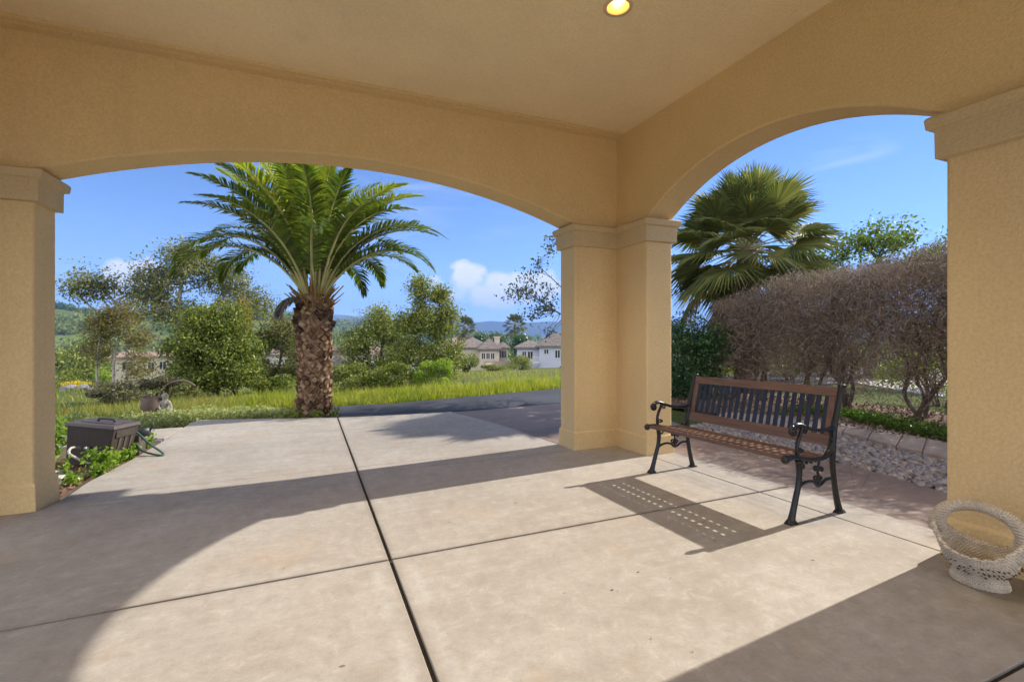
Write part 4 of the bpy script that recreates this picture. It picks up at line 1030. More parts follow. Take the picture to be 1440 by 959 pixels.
bush('green_hedge', 'dense dark green hedge at the left end of the bare hedge', 'hedge', (7.15, 7.55, -.2), (.75, 1.15, .98), 16000, .062, G7, 41, stems=9, shell=.3, lumps=26)
bush('yellow_green_shrub', 'low yellow green shrub glimpsed behind the bare hedge stems', 'shrub', (10.6, 5.0, -.1), (.8, 1.2, .6), 3500, .07, G5, 42)
for i, (px, d, r3, lab) in enumerate([(1110, 14.5, (1.3, 1.3, .85), 'dark green shrub in the yard beyond the bare hedge, nearest the fan palm'), (1180, 17, (1.6, 1.5, 1.1), 'broad green shrub beyond the middle of the bare hedge'), (1300, 15.5, (1.5, 1.4, .95), 'green shrub beyond the right end of the bare hedge'), (1045, 16, (1.6, 1.4, 1.2), 'tall dark shrub behind the trunk of the fan palm')]):
    p = ground_at(px, d); bush('yard_shrub', lab, 'shrub', (p[0], p[1], -.15), r3, 3200, .11, G1 if i != 2 else G4, 240 + i, 'shrubs beyond the bare hedge')
tree('oak_tree', 'leafy green tree with crooked dark limbs above the bare hedge', 'tree', (*ground_at(1222, 15)[:2], -.1),
     [([(0,0,0), (.1,-.1,1.2), (-.1,.1,2.2), (.3,-.3,3.2), (.2,.2,4.1)], .16, .04), ([(.1,0,1.6), (-.6,.7,2.4), (-.75,1.0,3.0), (-1.1,1.3,3.3), (-.95,1.2,4.1)], .08, .02), ([(.1,0,2.0), (.8,-.9,2.7), (1.4,-1.7,3.2)], .07, .02), ([(-.5,.6,2.4), (-.3,.5,3.2), (-.6,.8,3.9)], .04, .015)],
     [((-1.0, 1.25, 3.7), (.7, .9, .8), 18), ((.1, 0, 4.2), (1.0, 1.1, .6), 24), ((1.0, -1.3, 3.5), (.9, 1.0, .6), 24), ((-.2, .3, 3.0), (1.4, 1.6, .5), 24), ((-1.2, 1.6, 3.0), (.6, .7, .5), 12), ((2.2, -2.9, 3.2), (1.0, 1.0, .5), 24)], .12, 85, .20, leafmat('oak leaves', [(.05, .085, .015), (.09, .14, .022), (.13, .19, .03), (.18, .23, .04)], .35), M_bark, 51)

# ------------------------------------------------------------------ trees behind the pier: sparse branch and road shade
SB = np.array([7.0, 8.15, -.2])
def srel(px, py, d): return tuple(at(px, py, d) - SB)
tree('sparse_tree', 'airy tree with scattered small dark leaves reaching out beside the corner pier', 'tree', SB,
     [([(0,0,-.1), (.05,.05,1.0), (.0,.3,2.0), (.1,.7,3.2), (.2,1.0,4.6)], .13, .03), ([(.0,.25,1.7), (-1.0,.5,1.75), srel(800, 445, 10), srel(770, 430, 10), srel(735, 408, 10)], .03, .006), ([(-1.6,.68,1.9), srel(785, 400, 10), srel(755, 372, 10)], .016, .005), ([(0,.3,2.1), (-1.1,.7,2.9), srel(785, 335, 10), srel(765, 335, 10)], .022, .005)],
     [(srel(725, 412, 10), (.22, .2, .2), 10), (srel(745, 400, 10), (.2, .2, .35), 14), (srel(765, 425, 10), (.3, .25, .4), 24), (srel(757, 375, 10), (.16, .2, .3), 8), (srel(772, 345, 10), (.16, .2, .2), 9), (srel(745, 445, 10), (.14, .2, .14), 6), (srel(770, 465, 10), (.16, .2, .1), 5),
      ((.3, 1.1, 3.9), (1.1, 1.1, 1.0), 70), ((.5, 1.5, 2.9), (1.0, .9, .8), 50), ((-.5, 1.3, 3.6), (.9, .8, .7), 34)],
     .06, 15, .09, leafmat('small dark leaves', [(.05, .07, .03), (.085, .11, .045), (.12, .14, .06)], .3), M_bark, 61, branch_r=.006, aspect=.6)

# ------------------------------------------------------------------ trees on the slope
def tb_at(px, d): return ground_at(px, d)
def s_(px, d): return d / FPX * px
g0 = tb_at(303, 15)
tree('evergreen_tree', 'dense rounded green tree left of the palm with a rusty patch at its top', 'tree', g0,
     [([(0,0,-.1), (.05,0,.8), (0,.05,1.8), (.05,0,2.8)], .12, .03), ([(0,0,.4), (-.5,.3,1.2), (-.8,.4,1.9)], .06, .02), ([(0,0,.4), (.5,-.2,1.2), (.8,-.2,1.9)], .06, .02)],
     [((-.25, 0, 1.55), (1.1, 1.0, 1.0), 90), ((.35, 0, 1.5), (.95, 1.0, 1.0), 80), ((.05, 0, 2.4), (.9, .8, .65), 60), ((-.3, .0, .75), (1.0, .9, .55), 50), ((.5, -.1, .8), (.75, .8, .5), 40)], .085, 130, .17, G1, M_bark, 71)
bush('rusty_shrub', 'tall shrub of rusty orange foliage topping out behind the dense green tree', 'shrub', tuple(tb_at(331, 16.6)), (.55, .5, 1.66), 5000, .085, GO, 72)
# sycamore behind
g0 = tb_at(250, 27); k = 27 / FPX
tree('sycamore_tree', 'tall airy grey olive tree with pale leaning limbs before the tiled house', 'tree', g0,
     [([(0,0,-.2), (.1,0,2), (0,0,4), (.2,0,6.2), (.3,.1,8.0)], .2, .05), ([(.8,0,.2), (.2,0,1.9), (-1.2,0,2.9), (-2.4,.2,4.1), (-3.4,.2,5.4)], .17, .05), ([(.3,0,2.6), (1.6,.3,4.6), (2.6,.4,6.2)], .09, .03), ([(-2.0,.1,3.6), (-3.6,0,4.2), (-4.6,0,5.4)], .08, .03), ([(0,0,4), (-1,0,5.6), (-1.4,0,7)], .08, .03)],
     [((-1.2, 0, 5.6), (1.6, 1.4, 1.3), 55), ((.4, 0, 7.0), (1.5, 1.4, 1.4), 60), ((2.2, .3, 6.2), (1.6, 1.3, 1.1), 45), ((-3.8, 0, 5.6), (1.3, 1.2, 1.0), 30), ((3.6, .3, 4.9), (1.4, 1.2, 1.2), 36), ((-.6, 0, 4.2), (2.4, 1.4, .7), 34)], .15, 80, .34, G2, M_palebark, 73, branch_r=.042)
g0 = tb_at(160, 23)
tree('rusty_tree', 'loose tree of rusty yellow foliage with pale stems at the far left of the view', 'tree', g0,
     [([(0,0,-.2), (0,0,1.4), (.2,0,2.6), (.1,0,3.6)], .08, .03), ([(-.6,0,-.2), (-.65,.0,1.4), (-.5,0,2.8)], .06, .03), ([(.45,.2,-.2), (.45,.2,1.4), (.4,0,3.0)], .06, .03)],
     [((-.5, 0, 3.0), (.8, .8, .8), 36), ((.3, 0, 3.5), (.8, .8, .8), 36), ((-.7, 0, 2.1), (.6, .7, .6), 18), ((.9, 0, 2.4), (.5, .6, .7), 18), ((.95, 0, 1.1), (.45, .5, .7), 18)], .12, 62, .24, G3, M_palebark, 74, branch_r=.02)
g0 = tb_at(388, 17.5)
tree('slender_tree', 'open dark green tree with several thin stems just left of the palm trunk', 'tree', g0,
     [([(0,0,-.1), (.1,0,.9), (.3,0,1.9), (.5,0,2.7)], .06, .02), ([(-.1,0,-.1), (-.3,0,.8), (-.6,0,1.8)], .05, .02), ([(.1,0,0), (.5,0,.8), (.9,0,1.6)], .05, .02)],
     [((.15, 0, 2.3), (.75, .7, .5), 40), ((-.45, 0, 1.8), (.5, .6, .35), 22), ((.6, 0, 1.7), (.5, .6, .4), 22), ((-.3, 0, .6), (.7, .7, .5), 40), ((.6, 0, .7), (.7, .7, .5), 40)], .085, 85, .15, G2, M_bark, 75)
g0 = tb_at(535, 18)
tree('willow_tree', 'feathery pale green tree right of the palm trunk', 'tree', g0,
     [([(0,0,-.1), (0,0,1.0), (.1,0,2.1), (.05,0,3.0)], .07, .02), ([(0,0,.2), (-.6,0,1.4), (-.9,0,2.3)], .05, .015), ([(0,0,.2), (.5,0,1.3), (.7,0,2.4)], .05, .015)],
     [((-.1, 0, 2.5), (.7, .7, .6), 44), ((-.8, 0, 1.7), (.7, .7, .7), 46), ((.5, 0, 1.7), (.7, .7, .8), 46), ((-.9, 0, .6), (.9, .8, .6), 46), ((.2, 0, .7), (.9, .8, .6), 46)], .085, 90, .17, G4, M_bark, 76)
g0 = tb_at(598, 16)
tree('birch_tree', 'tall green tree with two upright leafy spires right of the palm', 'tree', g0,
     [([(-.2,0,-.1), (-.2,0,1.2), (-.15,0,2.4), (-.1,0,3.7)], .06, .012), ([(.1,0,-.1), (.3,0,1.2), (.45,0,2.4), (.55,0,3.6)], .055, .012), ([(.1,0,.2), (.7,.1,1.0), (1.0,.1,1.9)], .04, .012), ([(-.2,0,.2), (-.8,.1,1.2), (-1.0,.1,2.0)], .04, .012)],
     [((-.15, 0, 3.3), (.32, .35, .5), 34), ((.5, 0, 3.2), (.25, .3, .45), 24), ((.82, 0, 2.6), (.25, .3, .4), 18), ((-.1, 0, 2.3), (.5, .5, .6), 46), ((.55, 0, 2.1), (.5, .5, .6), 46), ((-.7, 0, 2.2), (.35, .4, .4), 26), ((-.5, 0, 1.2), (.7, .6, .6), 56), ((.6, 0, 1.1), (.8, .6, .7), 70), ((.0, 0, .4), (1.2, .8, .4), 60)], .08, 75, .13, G4, M_bark, 77, branch_r=.012)
# scrub along the slope
for i, (px, d, r3, n, mat_, lab) in enumerate([
    (165, 12.6, (.75, .7, .36), 4200, G6, 'low grey brown scrub bush, the leftmost of those behind the statue'),
    (215, 13.4, (.85, .7, .40), 4600, G6, 'wide grey brown scrub bush behind the bare arched branch'),
    (262, 13.0, (.4, .4, .30), 1800, G2, 'small olive scrub bush at the foot of the dense green tree'),
    (375, 15.2, (.8, .6, .42), 3600, G1, 'dark green bush under the open slender tree'),
    (492, 14.2, (.75, .6, .5), 4000, G4, 'mid green bush right beside the palm trunk'),
    (545, 14.4, (.8, .6, .52), 4200, G1, 'dark green bush at the foot of the feathery pale tree'),
    (612, 14.6, (.7, .6, .55), 3600, G5, 'bright yellow green bush at the foot of the twin spired tree'),
    (108, 30, (1.6, 1.2, .75), 2600, G1, 'rounded dark green shrub above the yellow flowers at far left'),
    (138, 31, (.8, .8, .7), 1600, G5, 'small bright green shrub right of the yellow flowers'),
    (105, 28.5, (1.3, .8, .28), 2600, GY, 'spreading bush of yellow flowers at far left'),
    (656, 38, (1.15, 1.0, .95), 3600, G1, 'dark round shrub left of the tan two storey house'),
    (732, 42, (1.25, 1.1, .85), 4200, G4, 'clipped round green shrub before the blue grey house'),
    (700, 40, (1.9, .5, .35), 2600, G4, 'low clipped garden hedge below the tan house')]):
    bush('scrub_bush' if 'scrub' in lab else ('flowering_bush' if 'flowers' in lab and 'spreading' in lab else 'shrub'), lab, 'bush', tuple(ground_at(px, d)), r3, n, .07 if d < 20 else .11, mat_, 90 + i)
for i, (px, d, r_, lab) in enumerate([(98, 27.5, .36, 'grey boulder under the yellow flowers'), (118, 27.3, .34, 'dark blue grey boulder right of the other one under the yellow flowers')]):
    p = ground_at(px, d); rock('boulder', (p[0], p[1], p[2] + .12), (r_ * 1.3, r_ * .8, r_ * .7), M_gstone, 7 + i, lab, 'rock', 'boulders under the yellow flowers', sub=3)

# ------------------------------------------------------------------ grass, ground cover, gravel, mulch (uncountable)
def blades(name, xy, hmin, hmax, w, mat, seed, lean=.7):
    rng = np.random.default_rng(seed); n = len(xy); z = np.array([float(v) for v in th(xy[:, 0], xy[:, 1])]) - .02
    b0 = np.column_stack([xy, z]); a = rng.uniform(0, 2 * np.pi, n); d = np.column_stack([np.cos(a), np.sin(a), np.zeros(n)]); hh = rng.uniform(hmin, hmax, n)[:, None] * (.6 + .4 * rng.random((n, 1))) * (1 + np.clip(.75 * np.array([mnoise.fractal(Vector((a_ * .8, b_ * .8, seed)), 1.0, 2.0, 3) for a_, b_ in xy]), -.55, .8))[:, None]
    s_d = np.column_stack([-np.sin(a), np.cos(a), np.zeros(n)]) * w
    ln = (rng.random((n, 1)) * lean); up = np.array([[0, 0, 1.]])
    mid = b0 + up * hh * .6 + d * hh * ln * .35; tip = b0 + up * hh + d * hh * ln * 1.1
    V = np.empty((n, 5, 3)); V[:, 0] = b0 - s_d; V[:, 1] = b0 + s_d; V[:, 2] = mid + s_d * .7; V[:, 3] = mid - s_d * .7; V[:, 4] = tip
    i = np.arange(n)[:, None] * 5
    Vq = V.reshape(-1, 3); F = (i + np.array([[0, 1, 2, 3]])).tolist() + (i + np.array([[3, 2, 4]])).tolist()
    return tag(mesh_obj(name, Vq, F, mat), kind='stuff')
M_grass = leafmat('long bright grass', [(.20, .27, .03), (.27, .32, .035), (.34, .34, .05), (.17, .24, .03), (.38, .32, .07)], .5, .5, .3, dry=(.9, (.36, .33, .07)))
M_grass2 = leafmat('meadow grass', [(.16, .20, .04), (.24, .26, .045), (.29, .28, .06), (.15, .18, .04), (.33, .25, .07)], .45, .5, .3, dry=(.7, (.30, .27, .08)))
rng = np.random.default_rng(77)
n = 46000; x = rng.uniform(-1.6, 15, n); f_ = rng.random(n) ** 1.3 * 4.2; y = np.interp(x, [-5, -1.19, 1.66, 6.04, 12, 40], [10.1, 10.25, 10.15, 11.25, 12.35, 16.1]) + .03 + f_
msk = np.array([mnoise.noise(Vector((a * .9, b_ * .9, 0))) for a, b_ in zip(x, y)]) > -.35
o = blades('bank_grass', np.column_stack([x, y])[msk], .07, .34, .006, M_grass, 1); tag(o, 'long bright green grass on the bank beyond the road', 'grass')
n = 26000; x = rng.uniform(-11, -1.2, n); y = rng.uniform(9.9, 16.5, n) + np.where(x < -3.2, -1.0, 0)
o = blades('meadow_grass', np.column_stack([x, y]), .08, .3, .006, M_grass2, 2); tag(o, 'yellow green meadow grass left of the palm', 'grass')
n = 7000; x = rng.uniform(-30, 14, n); y = rng.uniform(15, 45, n)
o = blades('slope_grass', np.column_stack([x, y]), .1, .34, .018, M_grass, 3); tag(o, 'rough grass on the slope below the bank', 'grass')
# pale succulent ground cover along the far left edge
M_cover = leafmat('pale ground cover leaves', [(.28, .32, .10), (.36, .38, .14), (.22, .27, .07), (.44, .44, .2)], .4)
n = 15000; x = rng.uniform(-5.5, -.2, n); edge_y = np.interp(x, [-5.5, -4.5, -2.4, -1.75, -1.66, -.6, -.1], [8.62, 8.62, 8.58, 8.98, 9.26, 8.9, 8.72]); y = edge_y + .03 + rng.random(n) ** 1.2 * np.interp(x, [-5.5, -2, -.9, -.1], [1.5, 1.2, .8, .15])
z = -.022 * y - .06 + rng.random(n) * (.07 + .22 * (np.array([mnoise.noise(Vector((a * 2.5, b_ * 2.5, 3))) for a, b_ in zip(x, y)]) * .5 + .5))
V, F = leaf_quads(np.column_stack([x, y, z]), .05, rng, .5); tag(mesh_obj('ground_cover', V, F, M_cover), 'pale green ground cover spilling along the patio edge', 'ground cover', kind='stuff')
# weeds round the hose box
M_weed = leafmat('bright weed leaves', [(.15, .26, .03), (.22, .34, .04), (.12, .21, .03), (.3, .36, .07)], .45)
def weed(loc, hgt, n, leaf, seed, label, mat=M_weed, spread=.1):
    rg = np.random.default_rng(seed); root = empty('leafy_weed', loc, label, 'weed', 'weeds around the hose box'); bb = MB(); C = []
    for k in range(max(2, n // 28)):
        a = rg.uniform(0, 6.28); e = np.array([math.cos(a) * spread * rg.uniform(.2, 1), math.sin(a) * spread * rg.uniform(.2, 1), hgt * rg.uniform(.6, 1)])
        c = catmull([(0, 0, -.03), e * np.array([.4, .4, .55]), e], 8); bb.tube(c, list(np.linspace(.004, .0015, 8)), 5)
        for q in range(28): C.append(c[rg.integers(2, 8)] + rg.normal(size=3) * .018 * (1 + spread * 3))
    bb.build('stem', plain('green stem', (.1, .13, .04), .6), root); V, F = leaf_quads(np.array(C), leaf, rg, .6); mesh_obj('leaves', V, F, mat, root)
wz = gz(-2, 6) - .03
for i, (x, y, h_, n, l_, sp2, lab) in enumerate([
    (-1.93, 5.98, .20, 320, .05, .16, 'lush weed at the front right corner of the brown hose box'),
    (-1.88, 6.2, .18, 300, .05, .14, 'lush weed under the green hose against the patio edge'),
    (-1.84, 6.45, .16, 260, .045, .13, 'low weed between the hose reel and the patio edge'),
    (-1.88, 5.78, .13, 200, .045, .13, 'low bright weed beside the loop of the pale hose'),
    (-2.28, 5.92, .30, 90, .04, .08, 'thin upright weed against the left front of the hose box'),
    (-2.16, 5.86, .20, 80, .035, .07, 'thin weed left of the pale hose'),
    (-1.98, 5.5, .09, 130, .04, .1, 'tiny weed beside the flat white stone'),
    (-2.6, 6.7, .42, 500, .055, .22, 'tall weed growing behind the brown hose box'),
    (-1.85, 7.1, .16, 140, .04, .1, 'small weed by the side path beyond the hose reel')]):
    weed((x, y, gz(x, y) - .03), h_, n, l_, 200 + i, lab, spread=sp2)
for i, (x, y, lab) in enumerate([(-.22, 8.66, 'small weed at the left foot of the palm trunk'), (.12, 8.6, 'small weed in front of the palm trunk foot'), (.38, 8.7, 'small weed at the right foot of the palm trunk')]):
    rw = weed((x, y, gz(x, y) - .05), .17, 170, .04, 230 + i, lab, G1, .13)
n = 12; P = np.column_stack([rng.uniform(-.6, 2.6, n), rng.uniform(1.5, 4.2, n)]); P[:5] = np.column_stack([1.35 + rng.normal(size=5) * .25, 1.75 + rng.normal(size=5) * .14]); z = gz(P[:, 0], P[:, 1]) + .004
V, F = leaf_quads(np.column_stack([P, z]), .016, rng, .6, up=6); tag(mesh_obj('leaf_litter', V, F, islands('dry dark litter', [(.08, .06, .045), (.15, .11, .08), (.11, .085, .06)], .9)), 'tiny dry leaf bits scattered on the concrete', 'litter', kind='stuff')
# pebbles
def inpoly(P, poly):
    x, y = P[:, 0], P[:, 1]; ins = np.zeros(len(P), bool); j = len(poly) - 1
    for i in range(len(poly)):
        xi, yi = poly[i]; xj, yj = poly[j]; c = ((yi > y) != (yj > y)) & (x < (xj - xi) * (y - yi) / (yj - yi + 1e-12) + xi); ins ^= c; j = i
    return ins
def ico():
    bm = bmesh.new(); bmesh.ops.create_icosphere(bm, subdivisions=2, radius=1); V = np.array([v.co[:] for v in bm.verts]); F = np.array([[v.index for v in f.verts] for f in bm.faces]); bm.free(); return V, F
IV, IF = ico()
def pebbles(name, poly, n, smin, smax, mat, seed, zoff, flat=.55):
    rg = np.random.default_rng(seed); xs = [p[0] for p in poly]; ys = [p[1] for p in poly]
    P = np.column_stack([rg.uniform(min(xs), max(xs), n * 3), rg.uniform(max(min(ys), .2), max(ys), n * 3)]); P = P[inpoly(P, poly)][:n]; m_ = len(P)
    s = rg.uniform(smin, smax, (m_, 1)) * np.array([[1, 1, 1]]) * np.column_stack([rg.uniform(.7, 1.3, m_), rg.uniform(.6, 1.0, m_), rg.uniform(flat * .7, flat * 1.3, m_)])
    a = rg.uniform(0, 6.28, m_); ca, sa = np.cos(a), np.sin(a); ti = rg.normal(size=(m_, 2)) * .3
    V = IV[None] * (1 + .14 * rg.normal(size=(m_, len(IV), 1))) * s[:, None, :]
    X = V[:, :, 0] * ca[:, None] - V[:, :, 1] * sa[:, None]; Y = V[:, :, 0] * sa[:, None] + V[:, :, 1] * ca[:, None]; Z = V[:, :, 2] + X * ti[:, :1] + Y * ti[:, 1:]
    z0 = -.022 * P[:, 1] + .004 * P[:, 0] + zoff + rg.random(m_) * .02
    W = np.stack([X + P[:, :1], Y + P[:, 1:], Z + z0[:, None]], 2).reshape(-1, 3); F = (IF[None] + (np.arange(m_) * len(IV))[:, None, None]).reshape(-1, 3)
    return tag(mesh_obj(name, W, F, mat, smooth=True), kind='stuff')
tag(pebbles('gravel', GN + GF, 5200, .018, .042, M_pebble, 9, -.022), 'loose grey river pebbles between walkway and stone border', 'gravel')
# wood chips and leaf litter on the mulch
n = 5000; P = np.column_stack([rng.uniform(6.4, 8.4, n), rng.uniform(.5, 8, n)]); z = np.array([mulch_z(a, b_) for a, b_ in P]) + .015 + rng.random(n) * .02
V, F = leaf_quads(np.column_stack([P, z]), .06, rng, .45, up=2.5); 
tag(mesh_obj('mulch_chips', V, F, M_chip), 'brown wood chips under the bare hedge', 'mulch', kind='stuff')
n = 500; P = np.column_stack([rng.uniform(-2.9, -1.9, n), rng.uniform(5.0, 6.6, n)]); z = gz(P[:, 0], P[:, 1]) - .02 + rng.random(n) * .012
V, F = leaf_quads(np.column_stack([P, z]), .05, rng, .45, up=2.5); tag(mesh_obj('soil_litter', V, F, islands('red brown litter', [(.2, .1, .05), (.28, .15, .08), (.15, .08, .05), (.3, .2, .12)], .9)), 'red brown leaf litter beside the left pier', 'litter', kind='stuff')
# green strip behind the stone border
n = 6500; y = rng.uniform(.8, 5.2, n); x0 = np.interp(y, [-3, 1.4, 2.95, 3.5, 4.3, 4.75, 5.3], [6.2, 6.25, 6.47, 6.62, 6.88, 6.95, 6.5]); x = x0 + .03 + rng.random(n) ** 1.6 * .42
msk = np.array([mnoise.noise(Vector((a * 2.2, b_ * 2.2, 9))) for a, b_ in zip(x, y)]) > -.18; x, y = x[msk], y[msk]; n = len(x)
z = np.array([mulch_z(a, b_) for a, b_ in zip(x, y)]) + rng.random(n) * .12
V, F = leaf_quads(np.column_stack([x, y, z]), .05, rng, .45); tag(mesh_obj('border_plants', V, F, leafmat('border plant leaves', [(.05, .10, .015), (.08, .15, .02), (.11, .18, .03)], .4)), 'low green plants behind the stone border', 'ground cover', kind='stuff')

# ------------------------------------------------------------------ houses down the slope
M_tanw = plain('cream house stucco', (.55, .47, .36), .9, .06, 2, .2, 30)
M_bluew = plain('pale blue grey house stucco', (.44, .46, .54), .9, .05, 2, .2, 30)
M_whitew = plain('white house stucco', (.70, .67, .60), .9, .05, 2, .2, 30)
def rooftile(name, c):
    m = NT(name); w = m.n('ShaderNodeTexWave'); w.inputs['Scale'].default_value = 1.6; w.bands_direction = 'Z'; m.l(m.tc.outputs['Object'], w.inputs['Vector'])
    n1 = m.noise(3, 5); col = m.ramp(n1, [(.3, tuple(v * .7 for v in c)), (.7, tuple(v * 1.2 for v in c))])
    m.bsdf(col, .85, m.bump(w.outputs['Fac'], .6, .05), spec=.2); return m.m
M_rgrey = rooftile('grey brown roof tiles', (.21, .175, .155)); M_rred = rooftile('terracotta roof tiles', (.27, .19, .15)); M_rtan = rooftile('tan roof tiles', (.33, .25, .2))
M_glass = plain('dark window glass', (.03, .035, .045), .12, .1, spec=.7)
M_frame = plain('window frame', (.6, .58, .54), .6, .05)
M_solar = plain('solar panel', (.015, .02, .045), .15, .1, spec=.8)
def hip(bb, x0, x1, y0, y1, z, rh, ov=.35, gable=None, th_=.18):
    x0 -= ov; x1 += ov; y0 -= ov; y1 += ov; w, d = x1 - x0, y1 - y0
    if gable == 'x': r0, r1 = (x0, (y0+y1)/2), (x1, (y0+y1)/2)
    elif gable == 'y': r0, r1 = ((x0+x1)/2, y0), ((x0+x1)/2, y1)
    elif w >= d: r0, r1 = (x0 + d/2, (y0+y1)/2), (x1 - d/2, (y0+y1)/2)
    else: r0, r1 = ((x0+x1)/2, y0 + w/2), ((x0+x1)/2, y1 - w/2)
    V = [(x0,y0,z),(x1,y0,z),(x1,y1,z),(x0,y1,z),(x0,y0,z+th_),(x1,y0,z+th_),(x1,y1,z+th_),(x0,y1,z+th_),(r0[0],r0[1],z+rh),(r1[0],r1[1],z+rh)]
    if gable == 'y' or (gable is None and d > w): F = [[4,5,8],[5,6,9,8],[6,7,9],[7,4,8,9]]
    else: F = [[4,5,9,8],[5,6,9],[6,7,8,9],[7,4,8]]
    bb.add(V, [[3,2,1,0],[0,1,5,4],[1,2,6,5],[2,3,7,6],[3,0,4,7]] + F)
def window(parent, face, u, z, w, h_, blk, arch=False):
    x0, x1, y0, y1 = blk; t = .05
    def PT_(a, zz, o_):
        if face == 'f': return (a, y0 - o_, zz)
        if face == 'l': return (x0 - o_, a, zz)
        return (x1 + o_, a, zz)
    bb = MB()
    for (a0, a1, b0, b1) in ((u - w/2 - t, u + w/2 + t, z - t, z), (u - w/2 - t, u + w/2 + t, z + h_, z + h_ + t), (u - w/2 - t, u - w/2, z, z + h_), (u + w/2, u + w/2 + t, z, z + h_), (u - .025, u + .025, z, z + h_)):
        bb.hexa([PT_(a0, b0, .06), PT_(a1, b0, .06), PT_(a1, b0, .0), PT_(a0, b0, .0), PT_(a0, b1, .06), PT_(a1, b1, .06), PT_(a1, b1, .0), PT_(a0, b1, .0)])
    f = bb.build('window', M_frame, parent); pb = MB(); pb.add([PT_(u - w/2, z, .02), PT_(u + w/2, z, .02), PT_(u + w/2, z + h_, .02), PT_(u - w/2, z + h_, .02)], [[0, 1, 2, 3]]); pb.build('pane', M_glass, f)
def house(name, label, px, d, zbase, rot, blocks, wallm, roofm, wins=(), extra=None):
    """blocks: (x0,x1,y0,y1,h,roof_h,gable); local -y faces the viewer"""
    p = at(px, HOR, d); az = math.atan2(p[0], p[1]); root = empty(name, (p[0], p[1], zbase), label, 'house', 'houses down the slope', (0, 0, -az + rot))
    for x0, x1, y0, y1, h_, rh, gb in blocks:
        bb = MB(); bb.box((x0, y0, -1), (x1, y1, h_))
        if gb == 'x':
            for xx in (x0, x1): bb.add([(xx, y0, h_), (xx, y1, h_), (xx, (y0+y1)/2, h_ + rh)], [[0, 1, 2]])
        if gb == 'y':
            for yy in (y0, y1): bb.add([(x0, yy, h_), (x1, yy, h_), ((x0+x1)/2, yy, h_ + rh * .96)], [[0, 1, 2]])
        bb.build('wall', wallm, root); rb = MB(); hip(rb, x0, x1, y0, y1, h_ + .002, rh, gable=gb); rb.build('roof', roofm, root)
    for w in wins: window(root, *w)
    if extra: extra(root)
    return root
def px2m(d): return d / FPX
# tan two storey house: x 640-712, eaves y 494
d = 62; k = d / FPX; zb = 1.2 - (533 - HOR) * k
def ex(root):
    bb = MB(); bb.box((1.85, 3, 3), (2.6, 3.8, 5.3)); bb.box((1.77, 2.92, 5.3), (2.68, 3.88, 5.5)); bb.build('chimney', M_tanw, root)
    bb = MB(); bb.hexa([(.6, -2.4, 1.55), (3.9, -2.4, 1.45), (3.9, -.02, 2.1), (.6, -.02, 2.2), (.6, -2.4, 1.68), (3.9, -2.4, 1.58), (3.9, -.02, 2.23), (.6, -.02, 2.33)]); bb.build('porch_roof', M_rtan, root)
bl = (0.0, 3.3, 0, 6)
house('two_storey_house', 'cream two storey house with grey brown hipped roof and chimney', 676, d, zb, .0, [(-3.4, 1.05, 1.6, 8, 3.9, 1.5, None), (-.15, 2.4, 0, 5, 3.75, 1.55, None), (2.4, 3.6, 1.2, 6, 3.9, .9, None)], M_tanw, M_rgrey,
      [('f', .35, 2.6, .42, .75, (-.15, 2.4, 0, 5)), ('f', .95, 2.6, .42, .75, (-.15, 2.4, 0, 5)), ('f', 1.55, 2.6, .42, .75, (-.15, 2.4, 0, 5)), ('f', 2.75, 2.7, .4, .9, (2.4, 3.6, 1.2, 6)), ('f', 3.2, 2.7, .4, .9, (2.4, 3.6, 1.2, 6))], ex)
d = 58; k = d / FPX; zb = 1.2 - (532 - HOR) * k
def ex(root):
    bb = MB()
    V = [(.9, -.02, 4.02), (3.9, -.02, 4.02), (3.3, 1.75, 5.32), (1.5, 1.75, 5.32)]; bb.hexa([(a, b_, c + .02) for a, b_, c in V] + [(a, b_ - .03, c + .08) for a, b_, c in V]); bb.build('solar_panels', M_solar, root)
    bb = MB(); bb.box((-.35, -.75, 1.9), (.55, -.02, 2.0)); 
    for i in range(7): bb.box((-.33 + .14 * i, -.74, 2.0), (-.30 + .14 * i, -.71, 2.6))
    bb.box((-.35, -.75, 2.6), (.55, -.70, 2.66)); bb.build('balcony', M_frame, root)
house('solar_house', 'pale blue grey two storey house with solar panels on its roof', 752, d, zb, .0, [(-2.2, .6, 1.0, 6, 3.6, 1.0, None), (.55, 4.6, 0, 7, 3.8, 1.9, None)], M_bluew, M_rgrey,
      [('f', -1.3, 2.3, .45, .9, (-2.2, .6, 1.0, 6)), ('f', -.55, 2.3, .6, .9, (-2.2, .6, 1.0, 6)), ('f', 1.4, 3.0, .5, .5, (.55, 4.6, 0, 7)), ('f', 2.75, 2.5, .55, .9, (.55, 4.6, 0, 7)), ('f', 1.6, .55, 2.0, .75, (.55, 4.6, 0, 7)), ('f', 3.4, .6, .8, .9, (.55, 4.6, 0, 7))], ex)
d = 70; k = d / FPX
house('gabled_house', 'white gabled house just right of the palm trunk', 481, d, 1.2 - (525 - HOR) * k, .12, [(-1.7, 1.45, 0, 8, 2.7, 1.15, 'y')], M_whitew, M_rred, [('f', .3, .8, .8, .9, (-1.7, 1.45, 0, 8))])
house('garage', 'small grey roofed outbuilding in front of the white gabled house', 478, 60, 1.2 - (533 - HOR) * 60 / FPX, .12, [(-1.0, 1.1, 0, 4, 1.5, 1.3, 'y')], plain('grey stucco', (.3, .28, .27), .9), M_rgrey, [('f', 0, .3, .8, .7, (-1.0, 1.1, 0, 4))])
